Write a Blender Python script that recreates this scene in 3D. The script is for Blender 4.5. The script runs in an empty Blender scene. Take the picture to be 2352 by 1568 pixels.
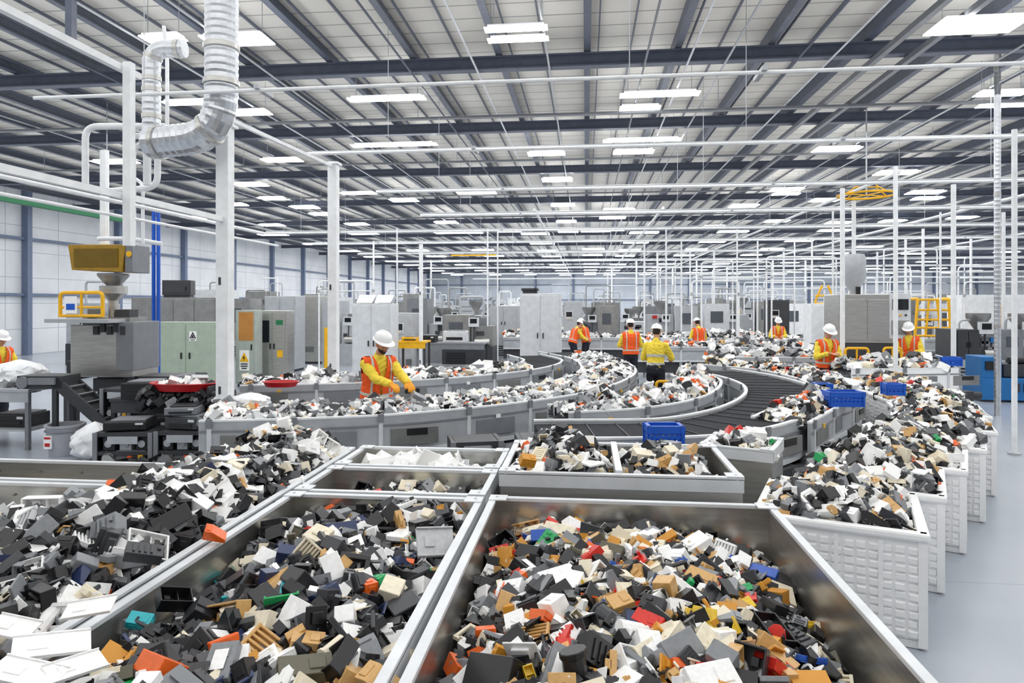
import bpy, bmesh, math, random
import numpy as np
from mathutils import Vector, Matrix, Euler, noise
rnd = random.Random(11)
S = bpy.context.scene; C = S.collection
PI = math.pi
S.view_settings.view_transform = 'Standard'
H = 2.3; F = 1568.0; HOR = 697.0; TH = math.atan(170/1568.)
FW = Vector((-math.sin(TH), math.cos(TH), 0)); RT = Vector((math.cos(TH), math.sin(TH), 0))
def WD(px, d, z=0.):
    p = FW*d + RT*((px-1176)/F*d); return Vector((p.x, p.y, z))
def W(px, py, z): return WD(px, (H-z)*F/(py-HOR), z)
def ZP(py, d): return H-(py-HOR)*d/F
def proj(p):
    d = p.x*FW.x+p.y*FW.y; r = p.x*RT.x+p.y*RT.y
    d = max(d, .01)
    return 1176+r/d*F, HOR+(H-p.z)/d*F, d
ORD = ['nearest', 'second nearest', 'third nearest', 'fourth nearest', 'fifth nearest', 'sixth nearest', 'seventh nearest', 'eighth nearest', 'ninth nearest', 'tenth nearest',
       'eleventh nearest', 'twelfth nearest', 'thirteenth nearest', 'fourteenth nearest', 'fifteenth nearest', 'sixteenth nearest', 'seventeenth nearest', 'eighteenth nearest', 'nineteenth nearest', 'twentieth nearest']

# ------------------------------------------------------------------ materials
def lin(c):
    return tuple(((x/255.)/12.92 if x/255. <= .04045 else ((x/255.+.055)/1.055)**2.4) for x in c)
def mat(name, rgb, rough=.5, metal=0., var=.08, scale=6., bump=0., emit=0., stretch=None, spec=None):
    m = bpy.data.materials.new(name); m.use_nodes = True
    nt = m.node_tree; N = nt.nodes; L = nt.links
    b = N['Principled BSDF']; b.inputs['Roughness'].default_value = rough; b.inputs['Metallic'].default_value = metal
    c = lin(rgb)
    tc = N.new('ShaderNodeTexCoord'); nz = N.new('ShaderNodeTexNoise'); nz.inputs['Scale'].default_value = scale; nz.inputs['Detail'].default_value = 4
    if stretch:
        mp = N.new('ShaderNodeMapping'); mp.inputs['Scale'].default_value = stretch
        L.new(tc.outputs['Object'], mp.inputs['Vector']); L.new(mp.outputs['Vector'], nz.inputs['Vector'])
    else:
        L.new(tc.outputs['Object'], nz.inputs['Vector'])
    r = N.new('ShaderNodeValToRGB')
    r.color_ramp.elements[0].position = .3; r.color_ramp.elements[1].position = .7
    r.color_ramp.elements[0].color = tuple(max(0, x*(1-var)) for x in c)+(1,)
    r.color_ramp.elements[1].color = tuple(min(1, x*(1+var)) for x in c)+(1,)
    L.new(nz.outputs['Fac'], r.inputs['Fac']); L.new(r.outputs['Color'], b.inputs['Base Color'])
    if bump:
        bp = N.new('ShaderNodeBump'); bp.inputs['Strength'].default_value = bump; bp.inputs['Distance'].default_value = .02
        L.new(nz.outputs['Fac'], bp.inputs['Height']); L.new(bp.outputs['Normal'], b.inputs['Normal'])
    if spec is not None: b.inputs['Specular IOR Level'].default_value = spec
    if emit:
        b.inputs['Emission Color'].default_value = c+(1,); b.inputs['Emission Strength'].default_value = emit
        m.cycles.emission_sampling = 'NONE'
    return m
MT = dict(
    steel=mat('brushed_steel', (194, 193, 189), .3, .88, .12, 3, 0, 0, (1, 1, 14)),
    steel2=mat('dull_steel', (156, 156, 154), .38, .75, .14, 4),
    zinc=mat('spiral_zinc', (208, 211, 215), .28, .9, .1, 8),
    paint=mat('white_paint', (240, 242, 243), .4),
    grey=mat('grey_paint', (182, 186, 190), .4, .25),
    lgrey=mat('pale_grey_paint', (216, 219, 222), .42, .1),
    mgrey=mat('mid_grey_paint', (126, 129, 134), .5),
    dgrey=mat('dark_grey_paint', (56, 58, 62), .5),
    black=mat('black_plastic', (27, 27, 30), .4),
    rubber=mat('belt_rubber', (50, 51, 55), .85, 0, .15, 20, 0, 0, None, .15),
    green=mat('sage_green_paint', (168, 182, 165), .45), green2=mat('grey_green_paint', (172, 180, 173), .45),
    yellow=mat('safety_yellow', (246, 186, 20), .45),
    ochre=mat('ochre_paint', (165, 128, 32), .5, 0, .15),
    tan=mat('cork_tan', (186, 128, 60), .7),
    blue=mat('crate_blue', (22, 88, 195), .4),
    blue2=mat('machine_blue', (30, 110, 175), .45),
    red=mat('tray_red', (190, 26, 32), .4),
    slate=mat('slate_beam', (86, 93, 109), .5, 0, .12),
    slatel=mat('slate_column', (106, 120, 146), .5),
    beamd=mat('purlin_grey', (108, 113, 126), .5, .2, .12),
    wht=mat('white_plastic', (252, 252, 252), .4, 0, .03, 14, .25),
    bag=mat('white_bag_film', (244, 246, 248), .3, 0, .05, 9, .5),
    led=mat('led_diffuser', (255, 255, 255), .5, 0, 0, 5, 0, 12.),
    glass=mat('dark_screen', (22, 26, 32), .12), tint=mat('tinted_window', (84, 90, 98), .15),
    pgreen=mat('green_strip', (30, 120, 75), .5),
    skin=mat('skin', (200, 146, 116), .55, 0, .06, 30),
    vest=mat('vest_orange', (244, 92, 26), .75, 0, .12, 25, .2),
    shirt=mat('shirt_yellow', (240, 212, 66), .8, 0, .12, 18, .3),
    refl=mat('reflective_silver', (196, 197, 186), .35),
    trous=mat('trouser_navy', (28, 31, 44), .8, 0, .15, 20, .2),
    hat=mat('helmet_white', (248, 248, 248), .25, 0, .02),
    hair=mat('hair_dark', (35, 27, 22), .7, 0, .2, 60),
    glove=mat('glove_orange', (240, 160, 44), .75, 0, .1, 40),
    lip=mat('lip', (150, 85, 75), .5),
    eye=mat('eye_white', (225, 222, 215), .3), iris=mat('eye_dark', (35, 25, 20), .2),
)
COL = {'black': (26, 26, 29), 'charcoal': (57, 58, 62), 'grey': (130, 133, 137), 'pale grey': (196, 198, 200), 'white': (252, 252, 250), 'cream': (234, 224, 200),
       'tan': (208, 164, 102), 'ochre': (214, 148, 46), 'orange': (236, 104, 32), 'red': (212, 46, 32), 'blue': (32, 84, 180), 'navy': (44, 56, 94), 'green': (40, 165, 95), 'teal': (40, 175, 185), 'yellow': (230, 192, 45), 'olive': (90, 86, 68)}
PM = {k: mat('scrap_'+k.replace(' ', '_'), v, .33, 0, .1, 7) for k, v in COL.items()}
LC = {k: lin(v) for k, v in COL.items()}
def stuff_mat():
    m = bpy.data.materials.new('mixed_scrap_plastic'); m.use_nodes = True
    N = m.node_tree.nodes; L = m.node_tree.links; b = N['Principled BSDF']; b.inputs['Roughness'].default_value = .35
    a = N.new('ShaderNodeAttribute'); a.attribute_name = 'Col'
    L.new(a.outputs['Color'], b.inputs['Base Color']); return m
MSTUFF = stuff_mat()
def line_mat(name, rgb, axis, period, width, dark, rough=.6, rgb2=None, extra=None):
    """flat colour with thin darker lines at a regular period along one axis of the object"""
    m = bpy.data.materials.new(name); m.use_nodes = True
    N = m.node_tree.nodes; L = m.node_tree.links; b = N['Principled BSDF']; b.inputs['Roughness'].default_value = rough
    tc = N.new('ShaderNodeTexCoord'); sp = N.new('ShaderNodeSeparateXYZ'); L.new(tc.outputs['Object'], sp.inputs[0])
    def lines(ax, per, wd):
        d = N.new('ShaderNodeMath'); d.operation = 'DIVIDE'; d.inputs[1].default_value = per; L.new(sp.outputs[ax], d.inputs[0])
        f = N.new('ShaderNodeMath'); f.operation = 'FRACT'; L.new(d.outputs[0], f.inputs[0])
        g = N.new('ShaderNodeMath'); g.operation = 'LESS_THAN'; g.inputs[1].default_value = wd/per; L.new(f.outputs[0], g.inputs[0]); return g
    g = lines(axis, period, width)
    if extra:
        g2 = lines(*extra); mx = N.new('ShaderNodeMath'); mx.operation = 'MAXIMUM'; L.new(g.outputs[0], mx.inputs[0]); L.new(g2.outputs[0], mx.inputs[1]); g = mx
    nz = N.new('ShaderNodeTexNoise'); nz.inputs['Scale'].default_value = .6; nz.inputs['Detail'].default_value = 5; L.new(tc.outputs['Object'], nz.inputs['Vector'])
    r = N.new('ShaderNodeValToRGB'); c = lin(rgb); c2 = lin(rgb2 or tuple(x*.94 for x in rgb))
    r.color_ramp.elements[0].position = .35; r.color_ramp.elements[1].position = .65
    r.color_ramp.elements[0].color = c+(1,); r.color_ramp.elements[1].color = c2+(1,); L.new(nz.outputs['Fac'], r.inputs['Fac'])
    mm = N.new('ShaderNodeMixRGB'); mm.inputs[2].default_value = lin(dark)+(1,); L.new(g.outputs[0], mm.inputs[0]); L.new(r.outputs['Color'], mm.inputs[1])
    L.new(mm.outputs[0], b.inputs['Base Color']); return m
M_DECK = line_mat('roof_deck', (224, 221, 213), 1, .55, .04, (158, 157, 154), .6)
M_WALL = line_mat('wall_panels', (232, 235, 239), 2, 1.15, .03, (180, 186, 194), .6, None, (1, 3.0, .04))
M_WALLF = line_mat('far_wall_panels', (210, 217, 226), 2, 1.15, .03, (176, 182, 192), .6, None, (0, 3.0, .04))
M_FLOOR = line_mat('epoxy_floor', (172, 178, 187), 1, 6., .012, (150, 156, 165), .22, (162, 169, 179), (0, 6., .012))

# ------------------------------------------------------------------ mesh builder
class MB:
    def __init__(s): s.v = []; s.f = []; s.m = []
    def add(s, vs, fs, mi=0):
        o = len(s.v); s.v += [tuple(x) for x in vs]; s.f += [tuple(i+o for i in f) for f in fs]; s.m += [mi]*len(fs); return s
    def box(s, cx, cy, cz, sx, sy, sz, R=None, mi=0, tp=1.):
        hx, hy, hz = sx/2, sy/2, sz/2
        vs = [Vector((x*hx*(tp if z > 0 else 1), y*hy*(tp if z > 0 else 1), z*hz)) for z in (-1, 1) for x, y in ((-1, -1), (1, -1), (1, 1), (-1, 1))]
        if R is not None: vs = [R @ v for v in vs]
        c = Vector((cx, cy, cz))
        return s.add([v+c for v in vs], [(3, 2, 1, 0), (4, 5, 6, 7), (0, 1, 5, 4), (1, 2, 6, 5), (2, 3, 7, 6), (3, 0, 4, 7)], mi)
    def cyl(s, p0, p1, r0, r1=None, n=14, mi=0):
        p0 = Vector(p0); p1 = Vector(p1); r1 = r0 if r1 is None else r1
        w = (p1-p0).normalized(); a = w.orthogonal().normalized(); b = w.cross(a)
        vs = []
        for p, r in ((p0, r0), (p1, r1)):
            for i in range(n):
                t = 2*PI*i/n; vs.append(p+a*(r*math.cos(t))+b*(r*math.sin(t)))
        return s.add(vs, [tuple(range(n-1, -1, -1)), tuple(range(n, 2*n))]+[(i, (i+1) % n, n+(i+1) % n, n+i) for i in range(n)], mi)
    def tube(s, pts, r, n=10, closed=False, mi=0, rf=None):
        P = [Vector(p) for p in pts]; k = len(P); vs = []; a = None
        for i in range(k):
            if closed: t = P[(i+1) % k]-P[i-1]
            else: t = P[min(i+1, k-1)]-P[max(i-1, 0)]
            t.normalize()
            if a is None: a = t.orthogonal().normalized()
            else: a = (a-t*a.dot(t)).normalized()
            b = t.cross(a); rr = rf(i) if rf else r
            for j in range(n):
                q = 2*PI*j/n; vs.append(P[i]+a*(rr*math.cos(q))+b*(rr*math.sin(q)))
        fs = []
        for i in range(k if closed else k-1):
            i2 = (i+1) % k
            for j in range(n): fs.append((i*n+j, i*n+(j+1) % n, i2*n+(j+1) % n, i2*n+j))
        if not closed: fs += [tuple(range(n-1, -1, -1)), tuple(range((k-1)*n, k*n))]
        return s.add(vs, fs, mi)
    def lathe(s, prof, c=(0, 0, 0), n=20, mi=0, sy=1.):
        vs = []; fs = []; k = len(prof)
        for r, z in prof:
            for j in range(n): q = 2*PI*j/n; vs.append((c[0]+r*math.cos(q), c[1]+sy*r*math.sin(q), c[2]+z))
        for i in range(k-1):
            for j in range(n): fs.append((i*n+j, i*n+(j+1) % n, (i+1)*n+(j+1) % n, (i+1)*n+j))
        if prof[0][0] > 1e-4: fs.append(tuple(range(n-1, -1, -1)))
        if prof[-1][0] > 1e-4: fs.append(tuple(range((k-1)*n, k*n)))
        return s.add(vs, fs, mi)
    def prism(s, poly, a0, a1, axis=1, mi=0):
        """polygon in the plane across `axis`, extruded from a0 to a1"""
        n = len(poly)
        def mk(p, a): return (p[0], a, p[1]) if axis == 1 else ((a, p[0], p[1]) if axis == 0 else (p[0], p[1], a))
        vs = [mk(p, a0) for p in poly]+[mk(p, a1) for p in poly]
        return s.add(vs, [tuple(range(n)), tuple(range(2*n-1, n-1, -1))]+[(i, n+i, n+(i+1) % n, (i+1) % n) for i in range(n)], mi)
    def ell(s, c, rad, R=None, nu=14, nv=9, mi=0):
        vs = []; c = Vector(c)
        for i in range(nv+1):
            ph = PI*i/nv
            for j in range(nu):
                t = 2*PI*j/nu; v = Vector((rad[0]*math.sin(ph)*math.cos(t), rad[1]*math.sin(ph)*math.sin(t), rad[2]*math.cos(ph)))
                vs.append(c+(R @ v if R is not None else v))
        return s.add(vs, [(i*nu+j, (i+1)*nu+j, (i+1)*nu+(j+1) % nu, i*nu+(j+1) % nu) for i in range(nv) for j in range(nu)], mi)
    def chain(s, pts, rad, n=12):
        for i, p in enumerate(pts):
            s.ell(p, (rad[i],)*3, None, n, 8)
            if i: s.cyl(pts[i-1], p, rad[i-1], rad[i], n)
        return s
    def sweep(s, path, prof, mi=0):
        k = len(path); n = len(prof); vs = []
        for i in range(k):
            t = (path[min(i+1, k-1)]-path[max(i-1, 0)]).normalized(); nr = Vector((t.y, -t.x))
            for o, z in prof: vs.append((path[i].x+nr.x*o, path[i].y+nr.y*o, z))
        fs = [(i*n+j, i*n+(j+1) % n, (i+1)*n+(j+1) % n, (i+1)*n+j) for i in range(k-1) for j in range(n)]
        return s.add(vs, fs+[tuple(range(n-1, -1, -1)), tuple(range((k-1)*n, k*n))], mi)
    def mesh(s, name, mats, smooth=False):
        me = bpy.data.meshes.new(name); me.from_pydata(s.v, [], s.f)
        for m in (mats if isinstance(mats, (list, tuple)) else [mats]): me.materials.append(m)
        me.polygons.foreach_set('material_index', s.m)
        bm = bmesh.new(); bm.from_mesh(me); bmesh.ops.recalc_face_normals(bm, faces=bm.faces); bm.to_mesh(me); bm.free()
        if smooth:
            me.polygons.foreach_set('use_smooth', [True]*len(me.polygons)); me.set_sharp_from_angle(angle=.7)
        return me
    def build(s, name, mats, parent=None, smooth=False, bevel=0):
        if isinstance(mats, str): mats = MT[mats]
        o = bpy.data.objects.new(name, s.mesh(name, mats, smooth)); C.objects.link(o)
        if parent is not None: o.parent = parent
        if bevel:
            b = o.modifiers.new('bevel', 'BEVEL'); b.width = bevel; b.segments = 2; b.limit_method = 'ANGLE'
        return o
def tag(o, label, cat, group=None, kind=None):
    o['label'] = label
    if cat: o['category'] = cat
    if group: o['group'] = group
    if kind: o['kind'] = kind
    return o
def thing(name, label, cat, loc=(0, 0, 0), rz=0., group=None):
    o = bpy.data.objects.new(name, None); C.objects.link(o); o.location = loc; o.rotation_euler = (0, 0, rz); o.empty_display_size = .1
    return tag(o, label, cat, group)
def struct(name, mb, m): o = mb.build(name, m); o['kind'] = 'structure'; return o
def dup(root, loc, rz, label=None, group=None):
    r = root.copy(); C.objects.link(r); r.location = loc; r.rotation_euler = (0, 0, rz)
    if label: r['label'] = label
    if group: r['group'] = group
    for ch in list(root.children):
        c = ch.copy(); C.objects.link(c); c.parent = r
        for g in list(ch.children):
            d = g.copy(); C.objects.link(d); d.parent = c
    return r
def B(*a, **k): return MB().box(*a, **k)
def RZ(a): return Matrix.Rotation(a, 3, 'Z')

# ------------------------------------------------------------------ room shell
XL, XR, YF, ZC = -25., 62., 109., 7.42
struct('floor', B((XL+XR)/2, 52, -.1, XR-XL+.6, 116, .2), M_FLOOR)
struct('ceiling', B((XL+XR)/2, 52, ZC+.1, XR-XL+.6, 116, .2), M_DECK)
struct('wall_left', B(XL-.15, 52, ZC/2, .3, 116, ZC), M_WALL)
struct('wall_right', B(XR+.15, 52, ZC/2, .3, 116, ZC), M_WALL)
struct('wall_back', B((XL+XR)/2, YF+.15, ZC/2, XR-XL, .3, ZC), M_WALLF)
tn = [0]
def trim(mb, m):
    tn[0] += 1; return struct('trim_%d' % tn[0], mb, m)
beams = [7.6, 13.3, 18.1, 24, 31, 38.5, 46, 54, 62, 70, 78, 86, 94, 102]
for y in beams:
    mb = MB(); mb.box((XL+XR)/2, y, 6.89, XR-XL, .2, .03); mb.box((XL+XR)/2, y, 7.0, XR-XL, .05, .22); mb.box((XL+XR)/2, y, 7.12, XR-XL, .2, .03); trim(mb, MT['slate'])
x = XL+.9
while x < XR:
    mb = MB(); mb.box(x, 57, 7.29, .04, 104, .24); mb.box(x+.06, 57, 7.18, .1, 104, .025); trim(mb, MT['beamd'] if int(x*10) % 3 else MT['slate'])
    trim(B(x+.26, 57, 7.32, .025, 104, .05), MT['slate'])
    if XL+8 < x < 40: trim(B(x+.9, 57, 7.36, .025, 104, .06), MT['beamd'])
    x += 1.72
for y in [10, 16, 22, 28, 34, 40, 46, 52, 58, 64, 70, 76, 82, 88, 94, 100, 106]:
    trim(B(XL+.16, y, ZC/2, .3, .26, ZC), MT['slatel'])
for z in (2.7, 5.2): trim(B(XL+.1, 55, z, .14, 106, .12), MT['slatel'])
for xx in range(-20, 62, 6): trim(B(xx, YF-.16, ZC/2, .3, .3, ZC), MT['slatel'])
for z in (2.9, 5.3): trim(B((XL+XR)/2, YF-.1, z, XR-XL, .14, .14), MT['slatel'])

# ------------------------------------------------------------------ ceiling lights
def light_parts(w, dp, root, top):
    B(0, 0, .035, w*.9, dp*.8, .05).build('housing', MT['lgrey'], root)
    B(0, 0, .0, w, dp, .022).build('diffuser', MT['led'], root)
    for sx in (-1, 1): MB().cyl((sx*w*.4, 0, .05), (sx*w*.4, 0, top), .006, n=6).build('hanger', MT['grey'], root)
LZ = 6.72
near = [(1185, 66, 145, .2), (1190, 91, 140, .18), (2245, 58, 190, .7), (545, 92, 150, .5), (375, 88, 95, .3), (888, 227, 180, .28), (1515, 217, 180, .3), (1470, 248, 92, .32),
 (430, 236, 110, .3), (575, 259, 90, .4), (2300, 215, 105, .35), (2305, 241, 105, .35), (905, 333, 200, .3), (1475, 322, 178, .3), (1255, 353, 85, .5), (1455, 349, 92, .5), (648, 368, 88, .5), (1922, 343, 100, .55), (265, 372, 100, .5),
 (1280, 413, 70, .7), (2058, 397, 86, .7), (1095, 443, 90, .5), (823, 444, 80, .5), (575, 424, 72, .7), (628, 456, 62, .7), (928, 460, 62, .8), (700, 476, 60, .8), (1293, 471, 55, .8), (1421, 482, 72, .8), (1708, 473, 62, .9), (1805, 436, 72, .7), (1805, 446, 60, .4), (2125, 442, 72, .8), (1895, 460, 60, .8),
 (1025, 511, 52, .9), (820, 515, 50, .9), (625, 517, 50, .9), (1301, 509, 46, .9), (1305, 532, 46, .9), (1407, 500, 60, .9), (1408, 528, 52, .9), (1170, 531, 52, .9), (1085, 534, 46, .9), (1785, 508, 50, .9), (1925, 512, 50, .9), (2050, 508, 50, .9), (1640, 520, 50, .9), (2210, 500, 55, .9), (450, 500, 55, .9), (740, 492, 50, .9), (2130, 456, 60, .7), (540, 470, 50, .7)]
info = []
for px, py, w, dp in near:
    p = W(px, py, LZ); d = (H-LZ)*F/(py-HOR); info.append((d, px, p, w*d/F, dp))
info.sort(key=lambda t: t[0]); cnt = {}
for d, px, p, w, dp in info:
    zone = 'left bays' if px < 700 else 'centre left bays' if px < 1150 else 'central rows' if px < 1560 else 'right bays'
    i = cnt.get(zone, 0); cnt[zone] = i+1
    root = thing('ceiling_light', 'bright rectangular led ceiling light, %s in the %s' % (ORD[min(i, 19)], zone), 'ceiling light', p, 0, 'led ceiling lights')
    light_parts(w, dp, root, ZC-LZ)
fl = MB(); fl.box(0, 0, .05, 1.7, .7, .07, mi=0); fl.box(0, 0, 0, 1.8, .8, .03, mi=1)
fl.cyl((-.7, 0, .1), (-.7, 0, ZC-LZ), .015, n=5, mi=0); fl.cyl((.7, 0, .1), (.7, 0, ZC-LZ), .015, n=5, mi=0)
flm = fl.mesh('ceiling_light', [MT['lgrey'], MT['led']])
for yy in range(42, 106, 7):
    for xx in (-20, -14, -8.5, -3.2, 0.6, 3.6, 9, 15, 22, 29, 36, 44, 52):
        if yy < 50 and xx > 20: continue
        o = bpy.data.objects.new('ceiling_light', flm); C.objects.link(o); o.location = (xx, yy+(1.3 if int(xx) % 2 else 0), LZ)
        tag(o, 'small bright ceiling light in the distant rows toward the back wall', 'ceiling light', 'distant ceiling lights')

# ------------------------------------------------------------------ scrap pieces
def mk_arch():
    A = []
    b = MB(); b.box(0, 0, 0, 1., .72, .5, tp=.95); b.box(.2, 0, .25, .3, .4, .05); b.box(.5, 0, 0, .05, .3, .2); b.box(-.2, -.36, 0, .3, .03, .2); A.append(('plastic_block', 'closed block', b))
    b = MB(); b.box(0, 0, -.2, 1., .75, .06)
    for sx in (-1, 1): b.box(sx*.48, 0, 0, .05, .75, .42)
    for sy in (-1, 1): b.box(0, sy*.35, 0, .96, .05, .42)
    b.box(.1, 0, -.05, .04, .66, .26); b.box(-.2, .1, -.1, .2, .2, .2); A.append(('plastic_tray', 'open tray', b))
    b = MB(); b.prism([(-.5, -.22), (.5, -.22), (.5, -.05), (-.2, .26), (-.5, .26)], -.38, .38); b.box(-.35, 0, .27, .2, .5, .05); A.append(('plastic_wedge', 'sloped wedge', b))
    b = MB(); b.box(0, 0, -.25, 1., .75, .06); b.box(-.47, 0, 0, .06, .75, .5); b.prism([(-.45, -.22), (-.1, -.22), (-.45, .1)], -.03, .03); b.prism([(-.45, -.22), (-.1, -.22), (-.45, .1)], .3, .35); b.box(.3, 0, -.18, .2, .4, .1); A.append(('angled_casing', 'angled shell', b))
    b = MB(); b.box(0, 0, 0, 1., .7, .4)
    for i in range(4): b.box(-.3+.16*i, 0, .22, .07, .5, .06)
    b.box(.38, .1, .22, .1, .2, .08); A.append(('slotted_housing', 'ribbed housing', b))
    b = MB(); b.box(0, 0, 0, 1.15, .85, .07); b.box(0, .4, .06, 1.15, .05, .08); b.box(0, -.4, .06, 1.15, .05, .08); b.box(-.2, 0, .05, .3, .3, .05); A.append(('flat_panel', 'flat panel', b))
    b = MB(); b.box(-.1, 0, -.1, .8, .7, .3); b.box(-.25, 0, .12, .5, .62, .2); b.box(.4, .1, -.15, .25, .3, .16); A.append(('stepped_housing', 'stepped housing', b))
    b = MB(); b.cyl((-.45, 0, 0), (.45, 0, 0), .24, n=10); b.cyl((.42, 0, 0), (.52, 0, 0), .28, n=10); A.append(('plastic_tube', 'capped tube', b))
    b = MB()
    for sx in (-1, 1): b.box(sx*.47, 0, 0, .08, .8, .12)
    for i in range(7): b.box(0, -.36+.12*i, 0, .9, .06, .1)
    b.box(0, 0, -.07, .98, .78, .03); A.append(('vent_grille', 'slatted grille', b))
    b = MB()
    for sx in (-1, 1): b.box(sx*.46, 0, 0, .14, .85, .14)
    for sy in (-1, 1): b.box(0, sy*.36, 0, .8, .13, .14)
    b.box(.46, 0, .1, .1, .3, .1); A.append(('screen_bezel', 'empty frame', b))
    b = MB(); b.box(0, 0, 0, 1.1, .8, .05)
    for cx, cy, sx, sy, sz in ((-.3, .2, .25, .25, .1), (.2, -.1, .3, .2, .16), (.4, .25, .12, .2, .2), (-.1, -.25, .4, .1, .12), (-.42, -.2, .12, .2, .22)): b.box(cx, cy, sz/2, sx, sy, sz)
    A.append(('component_board', 'board with raised parts', b))
    b = MB(); b.box(0, 0, -.1, .9, .3, .08); b.box(-.4, 0, .1, .08, .3, .4); b.box(.4, 0, .05, .08, .3, .3); b.box(0, .2, -.1, .3, .3, .08); b.cyl((-.45, 0, .2), (-.34, 0, .2), .12, n=8); A.append(('plastic_bracket', 'u shaped bracket', b))
    return A
ARCH = mk_arch()
AV = [np.array(a[2].v) for a in ARCH]; AF = [a[2].f for a in ARCH]
AW = [22, 18, 8, 8, 15, 5, 15, 2.5, 4, 4, 5, 5]
def arch_mesh(i):
    me = bpy.data.meshes.new(ARCH[i][0]); me.from_pydata(ARCH[i][2].v, [], ARCH[i][2].f)
    bm = bmesh.new(); bm.from_mesh(me); bmesh.ops.recalc_face_normals(bm, faces=bm.faces)
    bmesh.ops.bevel(bm, geom=[e for e in bm.edges if e.calc_face_angle(0) > .5], offset=.014, segments=1, affect='EDGES')
    bm.to_mesh(me); bm.free(); me.materials.append(PM['black']); return me
AM = [arch_mesh(i) for i in range(len(ARCH))]
PAL = {
 'front': dict(black=29, charcoal=11, grey=10, white=19, cream=11, tan=9, ochre=6, orange=3.2, red=2, blue=2, navy=1, green=.5, yellow=1, olive=2),
 'dark': dict(black=34, charcoal=25, grey=12, white=17, tan=3, ochre=1.2, cream=4, orange=1.2, navy=2.5, green=.8, red=.6, teal=.25, olive=1.5),
 'left': dict(black=27, charcoal=20, grey=14, white=28, tan=2.5, cream=5, orange=1.2, navy=1.5, ochre=.6),
 'pale': {'white': 42, 'pale grey': 17, 'grey': 16, 'charcoal': 12, 'black': 9, 'orange': 3.5, 'tan': 2, 'cream': 4},
 'mix': {'white': 32, 'cream': 10, 'grey': 14, 'charcoal': 16, 'black': 20, 'tan': 4, 'orange': 2.8, 'red': 1, 'green': .3},
 'bags': {'white': 80, 'pale grey': 20}, 'junk': {'black': 50, 'charcoal': 30, 'grey': 14, 'white': 3}}
def rand_piece(R, pos, size, pal, top, uv=(0, 0)):
    k = R.choices(range(len(ARCH)), AW)[0]
    s = size*math.exp(R.gauss(0, .38)); s = min(s, size*2.1)
    sc = (s*R.uniform(.85, 1.35), s*R.uniform(.75, 1.2), s*R.uniform(.7, 1.4))
    e = Euler((R.gauss(0, .6)+(PI if R.random() < .35 else 0), R.gauss(0, .6), R.uniform(0, 2*PI)))
    p = PAL[pal]; col = R.choices(list(p), list(p.values()))[0]
    return dict(pos=Vector(pos), e=e, sc=sc, k=k, col=col, top=top, uv=uv, s=s)
def heap(cx, cy, w, l, rz, hf, size, pal, seed, layers=2, sp=.62):
    R = random.Random(seed); out = []; M = RZ(rz)
    step = size*sp; nx = max(2, int(w/step)); ny = max(2, int(l/step)); mg = size*.6
    for lay in range(layers):
        for i in range(nx):
            for j in range(ny):
                u = (i+.5+R.uniform(-.4, .4))/nx*2-1; v = (j+.5+R.uniform(-.4, .4))/ny*2-1
                q = M @ Vector((u*(w/2-mg), v*(l/2-mg), 0))
                z = hf(u, v)-lay*size*.55+R.uniform(-.3, .4)*size*(1 if lay == 0 else .5)
                out.append(rand_piece(R, (cx+q.x, cy+q.y, z), size, pal, lay == 0, (u, v)))
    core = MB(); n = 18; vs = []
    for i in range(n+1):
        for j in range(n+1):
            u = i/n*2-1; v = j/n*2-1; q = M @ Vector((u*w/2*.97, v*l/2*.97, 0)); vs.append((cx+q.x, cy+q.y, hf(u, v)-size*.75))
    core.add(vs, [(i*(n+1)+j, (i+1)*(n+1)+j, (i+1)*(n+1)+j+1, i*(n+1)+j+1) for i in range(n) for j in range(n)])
    return out, core
def build_stuff(name, pieces, core, label, cat='plastic scrap'):
    V = []; Fc = []; CC = []; o = 0
    if core is not None:
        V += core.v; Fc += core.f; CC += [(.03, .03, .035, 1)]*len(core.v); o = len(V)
    for p in pieces:
        A = np.array(p['e'].to_matrix()); v = (AV[p['k']]*np.array(p['sc'])) @ A.T+np.array(p['pos'])
        V += v.tolist(); Fc += [tuple(i+o for i in f) for f in AF[p['k']]]
        CC += [LC[p['col']]+(1,)]*len(v); o += len(v)
    me = bpy.data.meshes.new(name); me.from_pydata(V, [], Fc); me.materials.append(MSTUFF)
    a = me.color_attributes.new('Col', 'FLOAT_COLOR', 'POINT'); a.data.foreach_set('color', np.array(CC, dtype=np.float32).ravel())
    ob = bpy.data.objects.new(name, me); C.objects.link(ob); return tag(ob, label, cat, None, 'stuff')

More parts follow.
